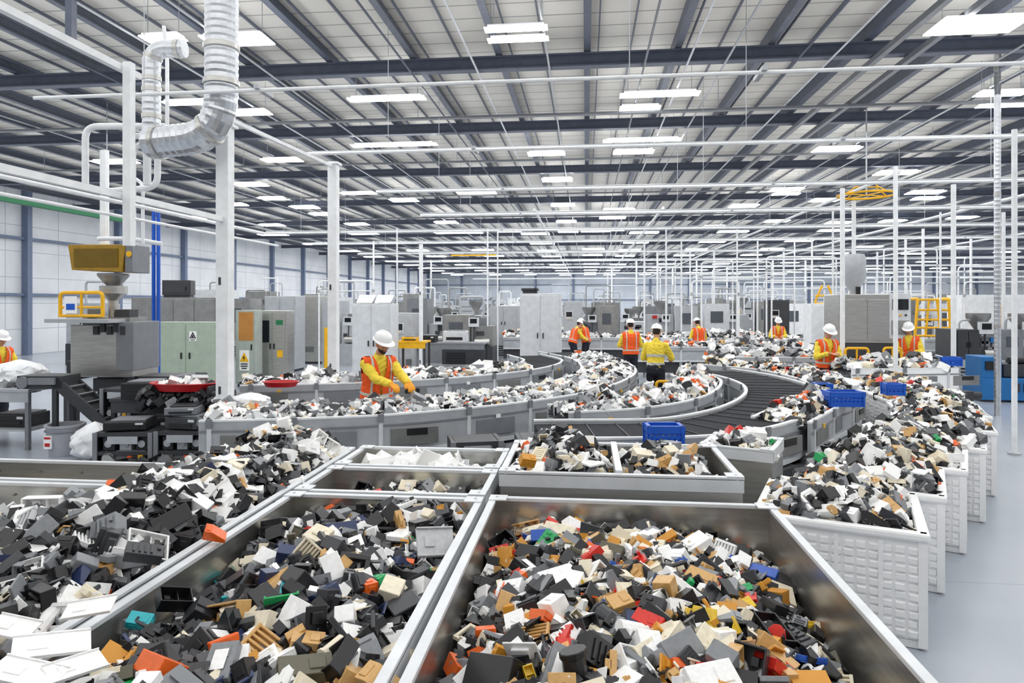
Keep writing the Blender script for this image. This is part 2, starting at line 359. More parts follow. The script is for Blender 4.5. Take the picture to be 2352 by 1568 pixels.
# ------------------------------------------------------------------ steel bins
def steel_bin(label, x0, x1, y0, y1, h=.95, rz=0., divider=None):
    w, l = x1-x0, y1-y0; root = thing('steel_bin', label, 'bin', ((x0+x1)/2, (y0+y1)/2, 0), rz, 'steel scrap bins')
    t = .025; z0 = .1; hh = h-z0
    for sx in (-1, 1): B(sx*(w/2-t/2-.01), 0, z0+hh/2, t, l-.02, hh).build('wall_panel', MT['steel'], root)
    for sy in (-1, 1): B(0, sy*(l/2-t/2-.01), z0+hh/2, w-.07, t, hh).build('wall_panel', MT['steel'], root)
    B(0, 0, z0, w-.04, l-.04, .03).build('floor_panel', MT['steel2'], root)
    rim = MB()
    for sx in (-1, 1): rim.box(sx*(w/2-.024), 0, h, .048, l, .025); rim.box(sx*(w/2-.004), 0, h-.05, .008, l, .1)
    for sy in (-1, 1): rim.box(0, sy*(l/2-.024), h, w-.096, .048, .025); rim.box(0, sy*(l/2-.004), h-.05, w, .008, .1)
    rim.build('rim', MT['lgrey'], root, bevel=.006)
    for sx in (-1, 1):
        for sy in (-1, 1):
            k = MB(); k.box(sx*(w/2-.06), sy*(l/2-.06), h+.015, .12, .12, .008); k.cyl((sx*(w/2-.05), sy*(l/2-.05), h+.017), (sx*(w/2-.05), sy*(l/2-.05), h+.027), .01, n=8)
            k.build('corner_bracket', MT['lgrey'], root)
            B(sx*(w/2-.1), sy*(l/2-.1), .04, .12, .12, .08).build('foot', MT['dgrey'], root)
    if divider is not None:
        B(divider, 0, h-.28, .05, l-.1, .62).build('divider', MT['lgrey'], root)
    k = MB()
    for sx in (-.3, .3): k.box(sx*w, -l/2+.045, h-.25, .02, .02, .3)
    for i in range(5): k.cyl((-w*.4+w*.2*i, l/2-.04, h-.08), (-w*.4+w*.2*i, l/2-.05, h-.08), .01, n=8)
    k.build('rivets', MT['steel2'], root)
    return root
steel_bin('wide front steel bin heaped with black white and tan scrap', -.66, 1.24, 1.3, 4.72)
steel_bin('narrower front steel bin of mostly black scrap, left of widest bin', -2.09, -.70, 1.3, 4.66)
steel_bin('long overfull steel bin at front left', -3.27, -2.13, 1.3, 6.15)
steel_bin('far left steel bin holding a few white casings', -5.2, -3.31, 2.6, 4.72)
steel_bin('nearly empty far left steel bin behind the bin of white casings', -5.2, -3.31, 4.77, 5.4)
steel_bin('low filled steel bin directly behind the front bin of black scrap', -2.09, -.70, 4.71, 5.45)
steel_bin('steel bin with white film beside end of the long overfull bin', -2.09, -.70, 5.5, 6.25)
steel_bin('two compartment steel bin behind the widest front bin', -.64, 1.12, 5.0, 6.15, 1.05, 0, .0)
steel_bin('small tilted steel bin left of the second white basket', 1.15, 1.81, 6.37, 7.03, .98, -.4)

# ------------------------------------------------------------------ baskets
def basket():
    w = 1.09; h = .75; root = thing('plastic_basket', 'nearest white plastic lattice basket overflowing with mixed scrap', 'basket', (0, 0, 0), 0, 'row of white baskets')
    wall = MB(); R_ = random.Random(9)
    for a in range(4):
        R = RZ(a*PI/2)
        c = R @ Vector((0, -w/2+.03, h/2+.02)); wall.box(c.x, c.y, c.z, w-.04, .03, h-.08, R)
        nz = 10; n = 13
        for i in range(nz):
            for j in range(n):
                ux = -w/2+.04+(j+.5)*(w-.08)/n; bw = (w-.08)/n*.9
                c = R @ Vector((ux+R_.uniform(-.003, .003), -w/2+.01+R_.uniform(-.003, .003), .07+(i+.5)*(h-.14)/nz+R_.uniform(-.003, .003)))
                q = Matrix.Rotation(PI/2+R_.uniform(-.06, .06), 3, 'X'); wall.box(c.x, c.y, c.z, bw, (h-.14)/nz*.86, .022, R @ q, tp=.66)
        for j in range(1, 4):
            c = R @ Vector((-w/2+j*w/4, -w/2+.008, h/2)); wall.box(c.x, c.y, c.z, .03, .03, h-.1, R)
        c = R @ Vector((w/2-.025, -w/2+.025, h/2)); wall.box(c.x, c.y, c.z, .055, .055, h-.04, R)
    wall.box(0, 0, .03, w-.04, w-.04, .05)
    wall.build('lattice_wall', MT['wht'], root)
    rim = MB()
    for a in range(4):
        R = RZ(a*PI/2); c = R @ Vector((0, -w/2+.02, h)); rim.box(c.x, c.y, c.z, w+.03, .075, .06, R)
    rim.build('rim', MT['wht'], root, bevel=.018)
    base = MB()
    for sx in (-1, 0, 1): base.box(sx*.43, 0, .01, .12, w-.06, .02)
    base.build('runner', MT['wht'], root)
    return root
bpos = [(1.92, 5.47, -.36), (2.55, 6.44, -.44), (3.22, 7.38, -.48), (3.92, 8.36, -.48), (4.56, 9.4, -.4), (5.05, 10.52, -.25), (5.32, 11.7, -.06), (5.36, 12.85, .1)]
bk = basket(); bk.location = (bpos[0][0], bpos[0][1], 0); bk.rotation_euler = (0, 0, bpos[0][2])
for i, (x, y, a) in enumerate(bpos[1:]):
    dup(bk, (x, y, 0), a, '%s white plastic lattice basket heaped with scrap' % ORD[i+1])

# ------------------------------------------------------------------ conveyors
def cr(pts, n=10):
    P = [Vector(p) for p in pts]; P = [P[0]*2-P[1]]+P+[P[-1]*2-P[-2]]; out = []
    for i in range(1, len(P)-2):
        a, b, c, d = P[i-1:i+3]
        for j in range(n):
            t = j/n; out.append(.5*((2*b)+(c-a)*t+(2*a-5*b+4*c-d)*t*t+(3*b-a-3*c+d)*t**3))
    out.append(P[-2]); return out
def offset(path, o):
    r = []; k = len(path)
    for i in range(k):
        t = (path[min(i+1, k-1)]-path[max(i-1, 0)]).normalized(); r.append(path[i]+Vector((t.y, -t.x))*o)
    return r
def conveyor(label, outer, w, z=.93, sh=.42, belt='rubber', side='grey', n=10, detail=True, rollers=False):
    o = cr(outer, n); path = offset(o, -w/2); root = thing('conveyor', label, 'conveyor', (path[0].x, path[0].y, 0))
    base = path[0].copy(); lp = [p-base for p in path]
    MB().sweep(lp, [(-w/2+.05, z-.03), (w/2-.05, z-.03), (w/2-.05, z-.06), (-w/2+.05, z-.06)]).build('belt', MT[belt], root, True)
    for s in (1, -1):
        c = s*(w/2-.02)
        MB().sweep(lp, [(c-.02, z-sh), (c+.02, z-sh), (c+.02, z), (c-.02, z)]).build('side_panel', MT[side], root, True)
        MB().sweep(lp, [(c-.025, z), (c+.025, z), (c+.025, z+.022), (c-.025, z+.022)]).build('rail', MT['paint'], root, True)
        MB().sweep(lp, [(c-.04, z-sh-.05), (c+.045, z-sh-.05), (c+.045, z-sh), (c-.04, z-sh)]).build('lower_rail', MT['lgrey'], root, True)
        MB().sweep(lp, [(c+.02, z-.12), (c+s*.035, z-.12), (c+s*.035, z-.10), (c+.02, z-.10)]).build('groove_strip', MT['mgrey'], root, True)
        c2 = s*(w/2-.1); MB().sweep(lp, [(c2-.01, .16), (c2+.01, .16), (c2+.01, z-sh-.06), (c2-.01, z-sh-.06)]).build('inner_skirt', MT['dgrey'], root, True)
    acc = 0; last = -9; q_ = 0; la2 = -9
    for i in range(1, len(lp)-1):
        acc += (lp[i]-lp[i-1]).length
        t = (lp[i+1]-lp[i-1]).normalized(); nr = Vector((t.y, -t.x)); an = math.atan2(t.y, t.x); Ra = RZ(an)
        if rollers and acc-la2 > .3:
            la2 = acc; q = lp[i]; B(q.x, q.y, z-.026, .012, w-.12, .014, R=Ra).build('belt_cleat', MT['dgrey'], root)
        if acc-last > .9:
            last = acc; q_ += 1
            for s in (1, -1):
                q = lp[i]+nr*s*(w/2-.06); B(q.x, q.y, (z-sh-.06)/2, .08, .07, z-sh-.06, R=Ra).build('leg', MT['grey'], root)
                q2 = lp[i]+nr*s*(w/2+.008); B(q2.x, q2.y, z-sh/2, .05, .02, sh, R=Ra).build('seam_strip', MT['lgrey'], root)
                q3 = lp[i]+nr*s*(w/2+.015); B(q3.x, q3.y, z-.02, .07, .03, .1, R=Ra).build('rail_bracket', MT['mgrey'], root)
            q = lp[i]; B(q.x, q.y, .25, .06, w-.2, .06, R=Ra).build('cross_brace', MT['dgrey'], root)
            if detail:
                q = lp[i]+nr*(w/2+.006)+t*.42; B(q.x, q.y, z-sh*.62, .6, .014, sh*.5, R=Ra).build('access_panel', MT['steel2' if q_ % 2 else 'mgrey'], root, bevel=.004)
                q = lp[i]+nr*(w/2+.016)+t*.45
                if q_ % 3 == 0: B(q.x, q.y, z-sh*.5, .26, .014, .08, R=Ra).build('slot_opening', MT['black'], root)
                if q_ % 3 == 1: B(q.x, q.y, z-sh*.3, .07, .012, .05, R=Ra).build('rating_label', MT['yellow' if q_ % 2 else 'wht'], root)
                q = lp[i]+nr*(w/2-.02)+t*.35; k = MB(); k.box(q.x, q.y, z-sh-.17, .36, .2, .2, R=Ra); a = q+t*.15; b_ = q+t*.4; k.cyl((a.x, a.y, z-sh-.17), (b_.x, b_.y, z-sh-.17), .08, n=12); k.build('drive_motor', MT['dgrey' if q_ % 2 else 'mgrey'], root)
    return root, path
def belt_heap(path, w, z, size, pal, seed, dens=1., mound=.12, f0=0., f1=1., layers=2):
    R = random.Random(seed); out = []; k = len(path)
    for i in range(int(f0*(k-1)), int(f1*(k-1))):
        a, b = path[i], path[i+1]; L = (b-a).length; t = (b-a).normalized(); nr = Vector((t.y, -t.x))
        cnt = int(dens*L*w/(size*size*.36)+R.random())
        for lay in range(layers):
            for _ in range(cnt):
                u = R.uniform(-1, 1); p = a+(b-a)*R.random()+nr*u*(w/2-.08-size*.5)
                zz = z-.04+mound*(1-u*u)*(.6+.4*math.sin(i*.7+seed))+R.uniform(-.1, .5)*size-lay*size*.4
                out.append(rand_piece(R, (p.x, p.y, max(zz, z-.02)), size, pal, lay == 0))
    return out
CV = {}
r1, CV[1] = conveyor('long curved grey conveyor sweeping round the worker in the foreground', [(-4.45, 7.45), (-3.3, 7.75), (-2.1, 8.3), (-.65, 9.6), (.35, 11.2), (1.02, 14.0), (.75, 17.2), (-.3, 19.8)], 1.15, .93, .42)
cb = B(2.05, .55, .68, .5, .12, .34, R=RZ(.44)).build('control_box', MT['lgrey'], r1, bevel=.006)
for i, m in enumerate(('yellow', 'blue', 'yellow', 'blue')): B(1.93+.075*i, .43+.035*i, .64, .045, .03, .05, R=RZ(.44)).build('button', MT[m], cb)
B(2.14, .53, .78, .22, .03, .09, R=RZ(.44)).build('display', MT['glass'], cb)
r4, CV[4] = conveyor('inner black belt conveyor behind the foreground worker', [(-5.7, 10.75), (-4, 11.3), (-2.2, 12.5), (-.95, 14.3), (-.55, 16.4), (-1.2, 18.4)], .95, .93, .34, rollers=True)
r2, CV[2] = conveyor('empty dark belt conveyor curving away at centre right', [(-.4, 6.75), (1.3, 7.1), (2.45, 8.2), (3.3, 9.9), (3.65, 11.6), (3.5, 13.2), (3.0, 14.5)], 1.1, .95, .38, rollers=True)
r5, CV[5] = conveyor('scrap filled conveyor hugging the inside of the empty dark belt', [(-.2, 8.4), (.7, 8.85), (1.45, 9.65), (2.0, 10.8), (2.35, 12.2), (2.3, 13.2)], .72, .95, .34)
r3, CV[3] = conveyor('scrap filled conveyor between the empty dark belt and white baskets', [(2.55, 8.1), (3.2, 9.2), (3.95, 10.4), (4.4, 11.9), (4.45, 13.3), (4.1, 14.9), (3.0, 16.2)], .68, .93, .34)
r6, CV[6] = conveyor('straight conveyor of white scrap left of the stainless hopper machine', [(3.2, 17.6), (4.5, 17.65), (5.8, 17.7)], 1.0, .95, .4, detail=False)
r7, CV[7] = conveyor('second straight conveyor of pale scrap beyond the right hand workers', [(1.6, 21.4), (5, 21.6), (9.4, 21.8)], 1.1, .95, .4, detail=False)
r8, CV[8] = conveyor('distant straight conveyor of pale scrap before the far machines', [(-3.2, 26.4), (6, 26.6), (13, 26.9)], 1.2, .98, .4, detail=False)
r9, CV[9] = conveyor('pale scrap conveyor at far right behind the white baskets', [(5.4, 14.6), (6.5, 14.8), (7.7, 15.1)], .95, .95, .4, side='wht')
build_stuff('scrap_layer', belt_heap(CV[1], 1.15, .93, .095, 'pale', 21, .75, .1, 0, .9), None, 'pale plastic scrap riding on the long curved foreground conveyor')
build_stuff('scrap_layer', belt_heap(CV[4], .95, .93, .12, 'pale', 22, .75, .14, 0, .6), None, 'white and orange scrap on the inner conveyor behind the foreground worker')
build_stuff('scrap_layer', belt_heap(CV[5], .72, .95, .095, 'pale', 23, .9, .22), None, 'heaped scrap on the conveyor inside the empty dark belt')
build_stuff('scrap_layer', belt_heap(CV[3], .68, .93, .095, 'mix', 24, .9, .2), None, 'heaped scrap on the conveyor beside the white baskets')
for k, l, sd in ((6, 'white scrap on the straight conveyor left of hopper machine', 25), (7, 'pale scrap on the second straight conveyor', 26), (8, 'pale scrap on the distant straight conveyor', 27), (9, 'pale scrap on the white sided conveyor at far right', 28)):
    build_stuff('scrap_layer', belt_heap(CV[k], 1.0, .95, .15, 'pale', sd, .9, .22), None, l)

# ------------------------------------------------------------------ heaps in bins
heaps = {}
def hp_(key, *a, **k): heaps[key] = heap(*a, **k)
hp_('B1', .29, 3.01, 1.82, 3.34, 0, lambda u, v: .62+.28*(1-abs(u)**2.4)*(1-.45*v*v)+(.1 if u < 0 else -.02)*u*u, .088, 'front', 1)
hp_('B2', -1.395, 2.98, 1.31, 3.28, 0, lambda u, v: .75+.17*(1-u*u)-.02*v+.04*math.sin(v*6+u*3)+(.06*u*u if u > 0 else 0), .096, 'dark', 2)
hp_('B3', -2.7, 3.72, 1.1, 4.8, 0, lambda u, v: .84+.3*(1-abs(u)**2.6)*(.85+.15*math.sin(v*5+1))+.05*v, .09, 'left', 3)
hp_('R1', 1.92, 5.47, 1.02, 1.02, -.36, lambda u, v: .74+.24*(1-u*u)*(1-v*v*.8), .082, 'mix', 4, 2, .6)
binname = {'B1': 'the wide front steel bin', 'B2': 'the narrower front bin', 'B3': 'the overfull front left bin', 'R1': 'the nearest white basket'}
cand = []
for k in binname:
    for p in heaps[k][0]:
        if not p['top']: continue
        px, py, d = proj(p['pos'])
        if -30 < px < 2380 and py < 1600: cand.append((p['s']/d, k, p))
cand.sort(key=lambda t: -t[0]); ind = []; kc = {}
for t in cand:
    kk = t[2]['k']
    if len(ind) >= 950: break
    if kc.get(kk, 0) >= 290: continue
    kc[kk] = kc.get(kk, 0)+1; ind.append(t)
used = set(id(t[2]) for t in ind)
st = B(0, 0, .28, .5, .34, .01).mesh('sticker', PM['white']); st2 = B(-.1, 0, .26, .36, .3, .012).mesh('sticker', PM['teal'])
nst = 0
for m_, k, p in ind:
    a = ARCH[p['k']]; u, v = p['uv']
    zv = 'front' if v < -.33 else 'middle' if v < .33 else 'back'; zu = 'left' if u < -.33 else 'centre' if u < .33 else 'right'
    sz = 'large' if p['s'] > .14 else 'small' if p['s'] < .09 else 'mid-sized'
    zone = 'middle' if (zv, zu) == ('middle', 'centre') else zv+' '+zu
    o = bpy.data.objects.new(a[0], AM[p['k']]); C.objects.link(o); o.location = p['pos']; o.rotation_euler = p['e']; o.scale = p['sc']
    o.material_slots[0].link = 'OBJECT'; o.material_slots[0].material = PM[p['col']]
    tag(o, '%s %s plastic %s, %s of %s' % (sz, p['col'], a[1], zone, binname[k]), 'plastic scrap', 'scrap pieces in '+binname[k])
    if p['k'] == 0 and p['s'] > .12 and p['col'] not in ('white', 'cream'):
        nst += 1
        c = bpy.data.objects.new('sticker', st2 if nst % 6 == 0 else st); C.objects.link(c); c.parent = o
def hero(px, py, z, dims, col, k, label, e=(.25, .2, .5)):
    o = bpy.data.objects.new(ARCH[k][0], AM[k]); C.objects.link(o); o.location = W(px, py, z); o.rotation_euler = e; o.scale = [q*.8 for q in dims]
    o.material_slots[0].link = 'OBJECT'; o.material_slots[0].material = PM[col]; tag(o, label, 'plastic scrap'); return o
hero(1490, 1430, .93, (.17, .12, .16), 'red', 0, 'bright red box on top of the widest front heap', (.5, .1, -.6))
hero(1305, 1493, .9, (.13, .14, .14), 'red', 0, 'red cube with dark edge near front of the widest bin', (.3, .2, .2))
hero(1425, 1392, .93, (.14, .17, .2), 'tan', 0, 'tan cube left of the red box on the widest heap', (.2, -.2, .4))
hero(1490, 1490, .92, (.13, .22, .2), 'white', 0, 'white carton below the red box on the widest heap', (.5, .2, .3))
hero(1842, 1512, .78, (.2, .2, .25), 'blue', 8, 'blue slatted grille at the front right of widest heap', (-.4, .3, .5))
hero(1780, 1532, .79, (.22, .18, .25), 'pale grey', 8, 'pale grey slatted grille left of the blue grille', (-.5, .1, 1.2))
hero(1705, 1535, .82, (.18, .17, .18), 'tan', 2, 'tan sloped case left of the pale grey grille', (.2, .2, .4))
hero(1450, 1448, .92, (.17, .2, .2), 'white', 7, 'white capped tube beside the red box', (0, .3, .4))
hero(1610, 1335, .88, (.2, .16, .2), 'tan', 0, 'tan block at the back of the widest heap', (.3, .2, -.5))
hero(705, 1480, .93, (.17, .15, .18), 'tan', 0, 'largest tan box in the front bin of black scrap', (.15, .2, .3))
hero(615, 1390, .94, (.24, .18, .26), 'black', 0, 'largest black box in the front bin of black scrap', (.3, .2, -.7))
hero(1000, 1245, .93, (.24, .25, .3), 'pale grey', 5, 'pale silver panel leaning at back right of black scrap bin', (.9, .1, .5))
hero(700, 1550, .92, (.26, .2, .24), 'olive', 0, 'large brown olive box at bottom edge in black scrap bin', (.2, .1, .5))
hero(870, 1565, .92, (.18, .16, .16), 'tan', 2, 'tan sloped box at bottom edge left of the bin divider', (.2, .1, -.3))
hero(322, 1425, .91, (.13, .11, .1), 'teal', 0, 'turquoise labelled box at left of the black scrap bin', (.5, .2, .2))
hero(495, 1225, 1.02, (.15, .13, .14), 'orange', 2, 'orange wedge at the right edge of the overfull left heap', (.3, .3, .5))
hero(120, 1480, 1.08, (.26, .2, .12), 'white', 5, 'largest white flat panel at lower left corner of the heaps', (.2, .15, .7))
hero(205, 1395, 1.08, (.2, .15, .12), 'white', 5, 'white flat panel behind the largest white panel at left', (.3, -.1, .3))
hero(60, 1545, 1.08, (.24, .18, .12), 'white', 5, 'white flat panel at the bottom left corner', (.1, .2, .1))
hero(30, 1440, 1.06, (.18, .15, .12), 'white', 5, 'white flat panel at the left edge of the heaps', (.3, .2, .1))
hero(175, 1530, 1.06, (.2, .14, .12), 'white', 5, 'white flat panel right of the bottom left corner panel', (.35, .1, 1.1))
hero(1212, 1057, 1.16, (.14, .12, .18), 'ochre', 0, 'ochre box at front of the left compartment heap', (.5, .2, .4))
hero(100, 1160, .9, (.32, .2, .22), 'white', 1, 'long white open casing in the far left bin', (PI/2, 0, .2))
hero(55, 1175, .88, (.2, .2, .2), 'white', 6, 'white stepped casing left of the long white casing', (.2, 0, .6))
hero(850, 1305, .94, (.16, .12, .2), 'grey', 9, 'grey empty frame in middle of the black scrap bin', (.9, 0, .1))
hero(690, 1215, .92, (.15, .13, .2), 'ochre', 9, 'ochre empty frame at the back of the black scrap bin', (.6, 0, .2))
hero(400, 1375, .95, (.18, .16, .18), 'black', 1, 'black open housing at left of the black scrap bin', (.4, .3, .8))
hero(330, 1270, 1.12, (.2, .16, .16), 'charcoal', 4, 'charcoal ribbed housing on the overfull left heap', (.3, .3, .6))
hero(75, 1240, 1.1, (.22, .17, .17), 'white', 1, 'white open casing at back left of the overfull heap', (.6, .2, 1.1))
for k in binname:
    build_stuff('scrap_heap', [p for p in heaps[k][0] if id(p) not in used], heaps[k][1], 'remaining mixed scrap filling '+binname[k])
def simple(label, *a, **k):
    ps, c = heap(*a, **k); build_stuff('scrap_heap', ps, c, label)
simple('white and grey casings in the far left steel bin', -4.26, 3.66, 1.8, 2.0, 0, lambda u, v: .72+.12*max(0, u), .13, 'pale', 31, 1)
simple('grey scrap low in the nearly empty far left bin', -4.26, 5.08, 1.8, .55, 0, lambda u, v: .5+.3*max(0, u), .12, 'pale', 32, 1)
simple('grey and white scrap low in the bin behind the black scrap', -1.395, 5.08, 1.3, .66, 0, lambda u, v: .74+.1*(1-u*u)*(.7+.3*u), .09, 'mix', 33)
simple('crumpled white film in the bin beside the overfull bin end', -1.395, 5.87, 1.3, .66, 0, lambda u, v: .74+.1*(1-u*u), .14, 'bags', 34)
simple('heaped mixed scrap in the left compartment of the divided bin', -.2, 5.57, .8, 1.02, 0, lambda u, v: .97+.25*(1-u*u)*(1-v*v*.7), .082, 'mix', 35)
simple('lower mixed scrap in the right compartment of the divided bin', .6, 5.57, .8, 1.02, 0, lambda u, v: .92+.2*(1-u*u)*(1-v*v*.6), .082, 'mix', 36)
simple('mixed scrap filling the small tilted steel bin', 1.48, 6.7, .62, .62, -.4, lambda u, v: .9+.16*(1-u*u)*(1-v*v), .082, 'mix', 37)
for i, (x, y, a) in enumerate(bpos[1:]):
    simple('mixed scrap heaped in the %s white basket' % ORD[i+1], x, y, 1.04, 1.04, a, lambda u, v: .77+.26*(1-u*u)*(1-v*v*.6), .092, 'mix', 40+i)

# ------------------------------------------------------------------ columns, frames and overhead pipes
def column(label, x, y, h, w, m='paint'):
    r = thing('support_column', label, 'column', (x, y, 0)); B(0, 0, h/2, w, w, h).build('post', MT[m], r, bevel=.01)
    B(0, 0, .012, w*1.8, w*1.8, .024).build('base_plate', MT['grey'], r); B(0, 0, h-.02, w*1.4, w*1.4, .04).build('cap_plate', MT[m], r)
    k = MB()
    for z in (.6, 1.15, 2.6): k.box(-w*.15, -w/2-.004, z, .03, .01, .1)
    k.build('slot', MT['dgrey'], r); return r
cA = WD(517, 9.15); cB = WD(766, 12.6)
column('thick white steel column at left, right of the pale green cabinet', cA.x, cA.y, 4.7, .175)
column('white steel column just left of the foreground worker', cB.x, cB.y, 4.9, .17)
p = WD(967, 20); column('slim white column behind the foreground worker', p.x, p.y, 4.1, .1)
def bar(name, label, cat, pts, r, m='paint', square=False, group=None, n=8):
    if square:
        a, b = Vector(pts[0]), Vector(pts[1]); d = b-a; R = d.to_track_quat('X', 'Z').to_matrix(); c = (a+b)/2
        o = B(c.x, c.y, c.z, d.length, r*2, r*2, R=R).build(name, MT[m])
    else: o = MB().tube(pts, r, n).build(name, MT[m], None, True)
    return tag(o, label, cat, group)
fx = cA.x
bar('overhead_beam', 'white square beam running from upper left edge over left post', 'beam', [(fx, .8, 4.75), (fx, 6.9, 4.75)], .034, 'paint', True)
bar('overhead_beam', 'lower white square beam joining the thick left column', 'beam', [(fx, .8, 3.42), (fx, cA.y-.1, 3.42)], .032, 'paint', True)
bar('overhead_beam', 'thin white beam linking tops of the two thick left columns', 'beam', [(fx, cA.y+.2, 4.8), (cB.x, cB.y-.1, 4.82)], .026, 'paint', True)
bar('hanging_post', 'white post crossing both left overhead beams', 'post', [(fx+.09, 6.62, 2.9), (fx+.09, 6.62, 4.8)], .042, 'paint', True)
bar('overhead_pipe', 'thin white pipe along the far left above the workbench', 'pipe', [(-6.4, 5, 3.7), (-6.4, 13, 3.7)], .03)
bar('overhead_pipe', 'second thin white pipe along the far left just below', 'pipe', [(-6.1, 5, 3.45), (-6.1, 13, 3.45)], .022)
bar('overhead_pipe', 'thin grey pipe along the far left above the others', 'pipe', [(-6.9, 5, 3.95), (-6.9, 14, 3.95)], .02, 'grey')
bar('hanging_post', 'dark hanger post at the upper left corner', 'post', [WD(163, 9.6, 6.0), WD(163, 9.6, 7.4)], .05, 'slate', True)
yl = [8.0, 11.5, 15.6, 19.9, 24.3, 29, 35, 42, 50, 60, 72]
for i, y in enumerate(yl):
    zz = 4.92; root = thing('overhead_pipe', '%s long white pipe crossing the hall overhead' % ORD[i], 'pipe', (0, y, zz), 0, 'overhead cross pipes')
    x0 = -7 if i == 0 else (-4.9 if i < 4 else -12); x1 = 9+y*.75
    r = (.024, .03, .035, .04)[min(i, 3)]
    MB().cyl((x0, 0, 0), (x1, 0, 0), r, n=8).build('pipe', MT['paint'], root, True)
    MB().cyl((x0, .3, .1), (x1, .3, .1), r*.55, n=6).build('conduit', MT['grey'], root, True)
    k = int((x1-x0)/6)
    for j in range(k):
        xx = x0+1.5+j*6; MB().cyl((xx, 0, 0), (xx, 0, ZC-zz), .006, n=5).build('hanger', MT['grey'], root)
    for j in range(k): B(x0+3+j*6, .14, .03, .06, .42, .05).build('clamp', MT['grey'], root)
for i, y in enumerate((16, 21, 27.5, 34.5, 42)):
    rt = thing('cable_tray', '%s thin grey cable tray crossing just under the roof' % ORD[i], 'cable tray', (0, y, 6.72)); B(10, 0, 0, 60, .12, .05).build('tray', MT['mgrey'], rt)
    for j in range(9): MB().cyl((-18+7*j, 0, 0), (-18+7*j, 0, ZC-6.72), .008, n=5).build('hanger', MT['grey'], rt)
for i, (xx, y0, y1) in enumerate([(2.2, 19.9, 72), (6.5, 15, 72), (11, 11.5, 72), (17, 19.9, 72), (-1.5, 19.9, 72)]):
    bar('overhead_pipe', 'white pipe running toward the back wall, number %s from left overhead' % ['two', 'three', 'four', 'five', 'one'][i], 'pipe', [(xx, y0, 5.04), (xx, y1, 5.04)], .04)
for i, (xx, lab) in enumerate([(5.3, 'left'), (5.9, 'right')]):
    bar('cable_tray', 'grey %s cable tray of the pair running under the right roof' % lab, 'cable tray', [(xx, 6, 6.8), (xx, 100, 6.8)], .05, 'mgrey', True)
CN = ['', 'second', 'third', 'fourth', 'fifth', 'sixth', 'seventh', 'eighth', 'ninth', 'tenth', 'eleventh', 'twelfth', 'thirteenth', 'fourteenth', 'fifteenth', 'sixteenth', 'seventeenth', 'eighteenth', 'nineteenth', 'twentieth']
for i, (xx, m) in enumerate([(-14, 'grey'), (-9.5, 'slate'), (-7.6, 'lgrey'), (-6.2, 'grey'), (-3.4, 'slate'), (-2.1, 'lgrey'), (-.7, 'grey'), (1.1, 'mgrey'), (1.9, 'lgrey'), (2.6, 'grey'), (3.9, 'slate'), (4.5, 'lgrey'), (7.6, 'grey'), (8.4, 'lgrey'), (9.3, 'slate'), (11.8, 'grey'), (14.5, 'slate'), (18.5, 'grey'), (23, 'grey')]):
    bar('roof_conduit', 'thin %s roof conduit running front to back, %s' % ({'slate': 'dark', 'grey': 'grey', 'lgrey': 'pale', 'mgrey': 'mid grey'}[m], 'leftmost' if i == 0 else CN[i]+' from the left'), 'conduit', [(xx, 6, 6.82), (xx, 104, 6.82)], .02, m, False, None, 6)
posts = [(2057, 13.2, .045), (2330, 10.4, .04), (2190, 15.2, .055), (1935, 15.7, .055), (1913, 19.5, .03), (1120, 24.2, .03), (1143, 24.4, .025), (912, 24, .03), (858, 29, .04), (1693, 24.4, .03), (1565, 29, .035), (1510, 35, .05), (1640, 35, .05), (1740, 29, .035), (1800, 35, .05), (1462, 42, .05), (1480, 29, .04),
         (1865, 28, .04), (2120, 24.2, .05), (2080, 28, .05), (2230, 28, .05), (2160, 19.8, .03), (2305, 19.8, .05), (1600, 42, .05), (1545, 50, .06), (1670, 50, .06), (1775, 42, .06), (1405, 50, .06), (1850, 42, .06), (990, 42, .05), (2015, 35, .05), (1980, 42, .05), (1530, 24.3, .03), (1585, 35, .04), (1825, 29, .03)]
posts.sort(key=lambda t: t[1]); cz = {}
for px, d, r in posts:
    z_ = 'right of the hoist ring' if px > 2050 else 'under the hoist ring' if px > 1850 else 'right of centre' if px > 1640 else 'just right of centre' if px > 1440 else 'left of centre'
    i = cz.get(z_, 0); cz[z_] = i+1; q = WD(px, d); rt = thing('pipe_post', '%s slim white pipe post %s' % (ORD[min(i, 19)], z_), 'post', q, 0, 'slim pipe posts')
    MB().cyl((0, 0, 0), (0, 0, 4.95), r, n=8).build('post', MT['paint'], rt, True); MB().cyl((0, 0, 0), (0, 0, .03), r*2.2, n=10).build('flange', MT['grey'], rt)
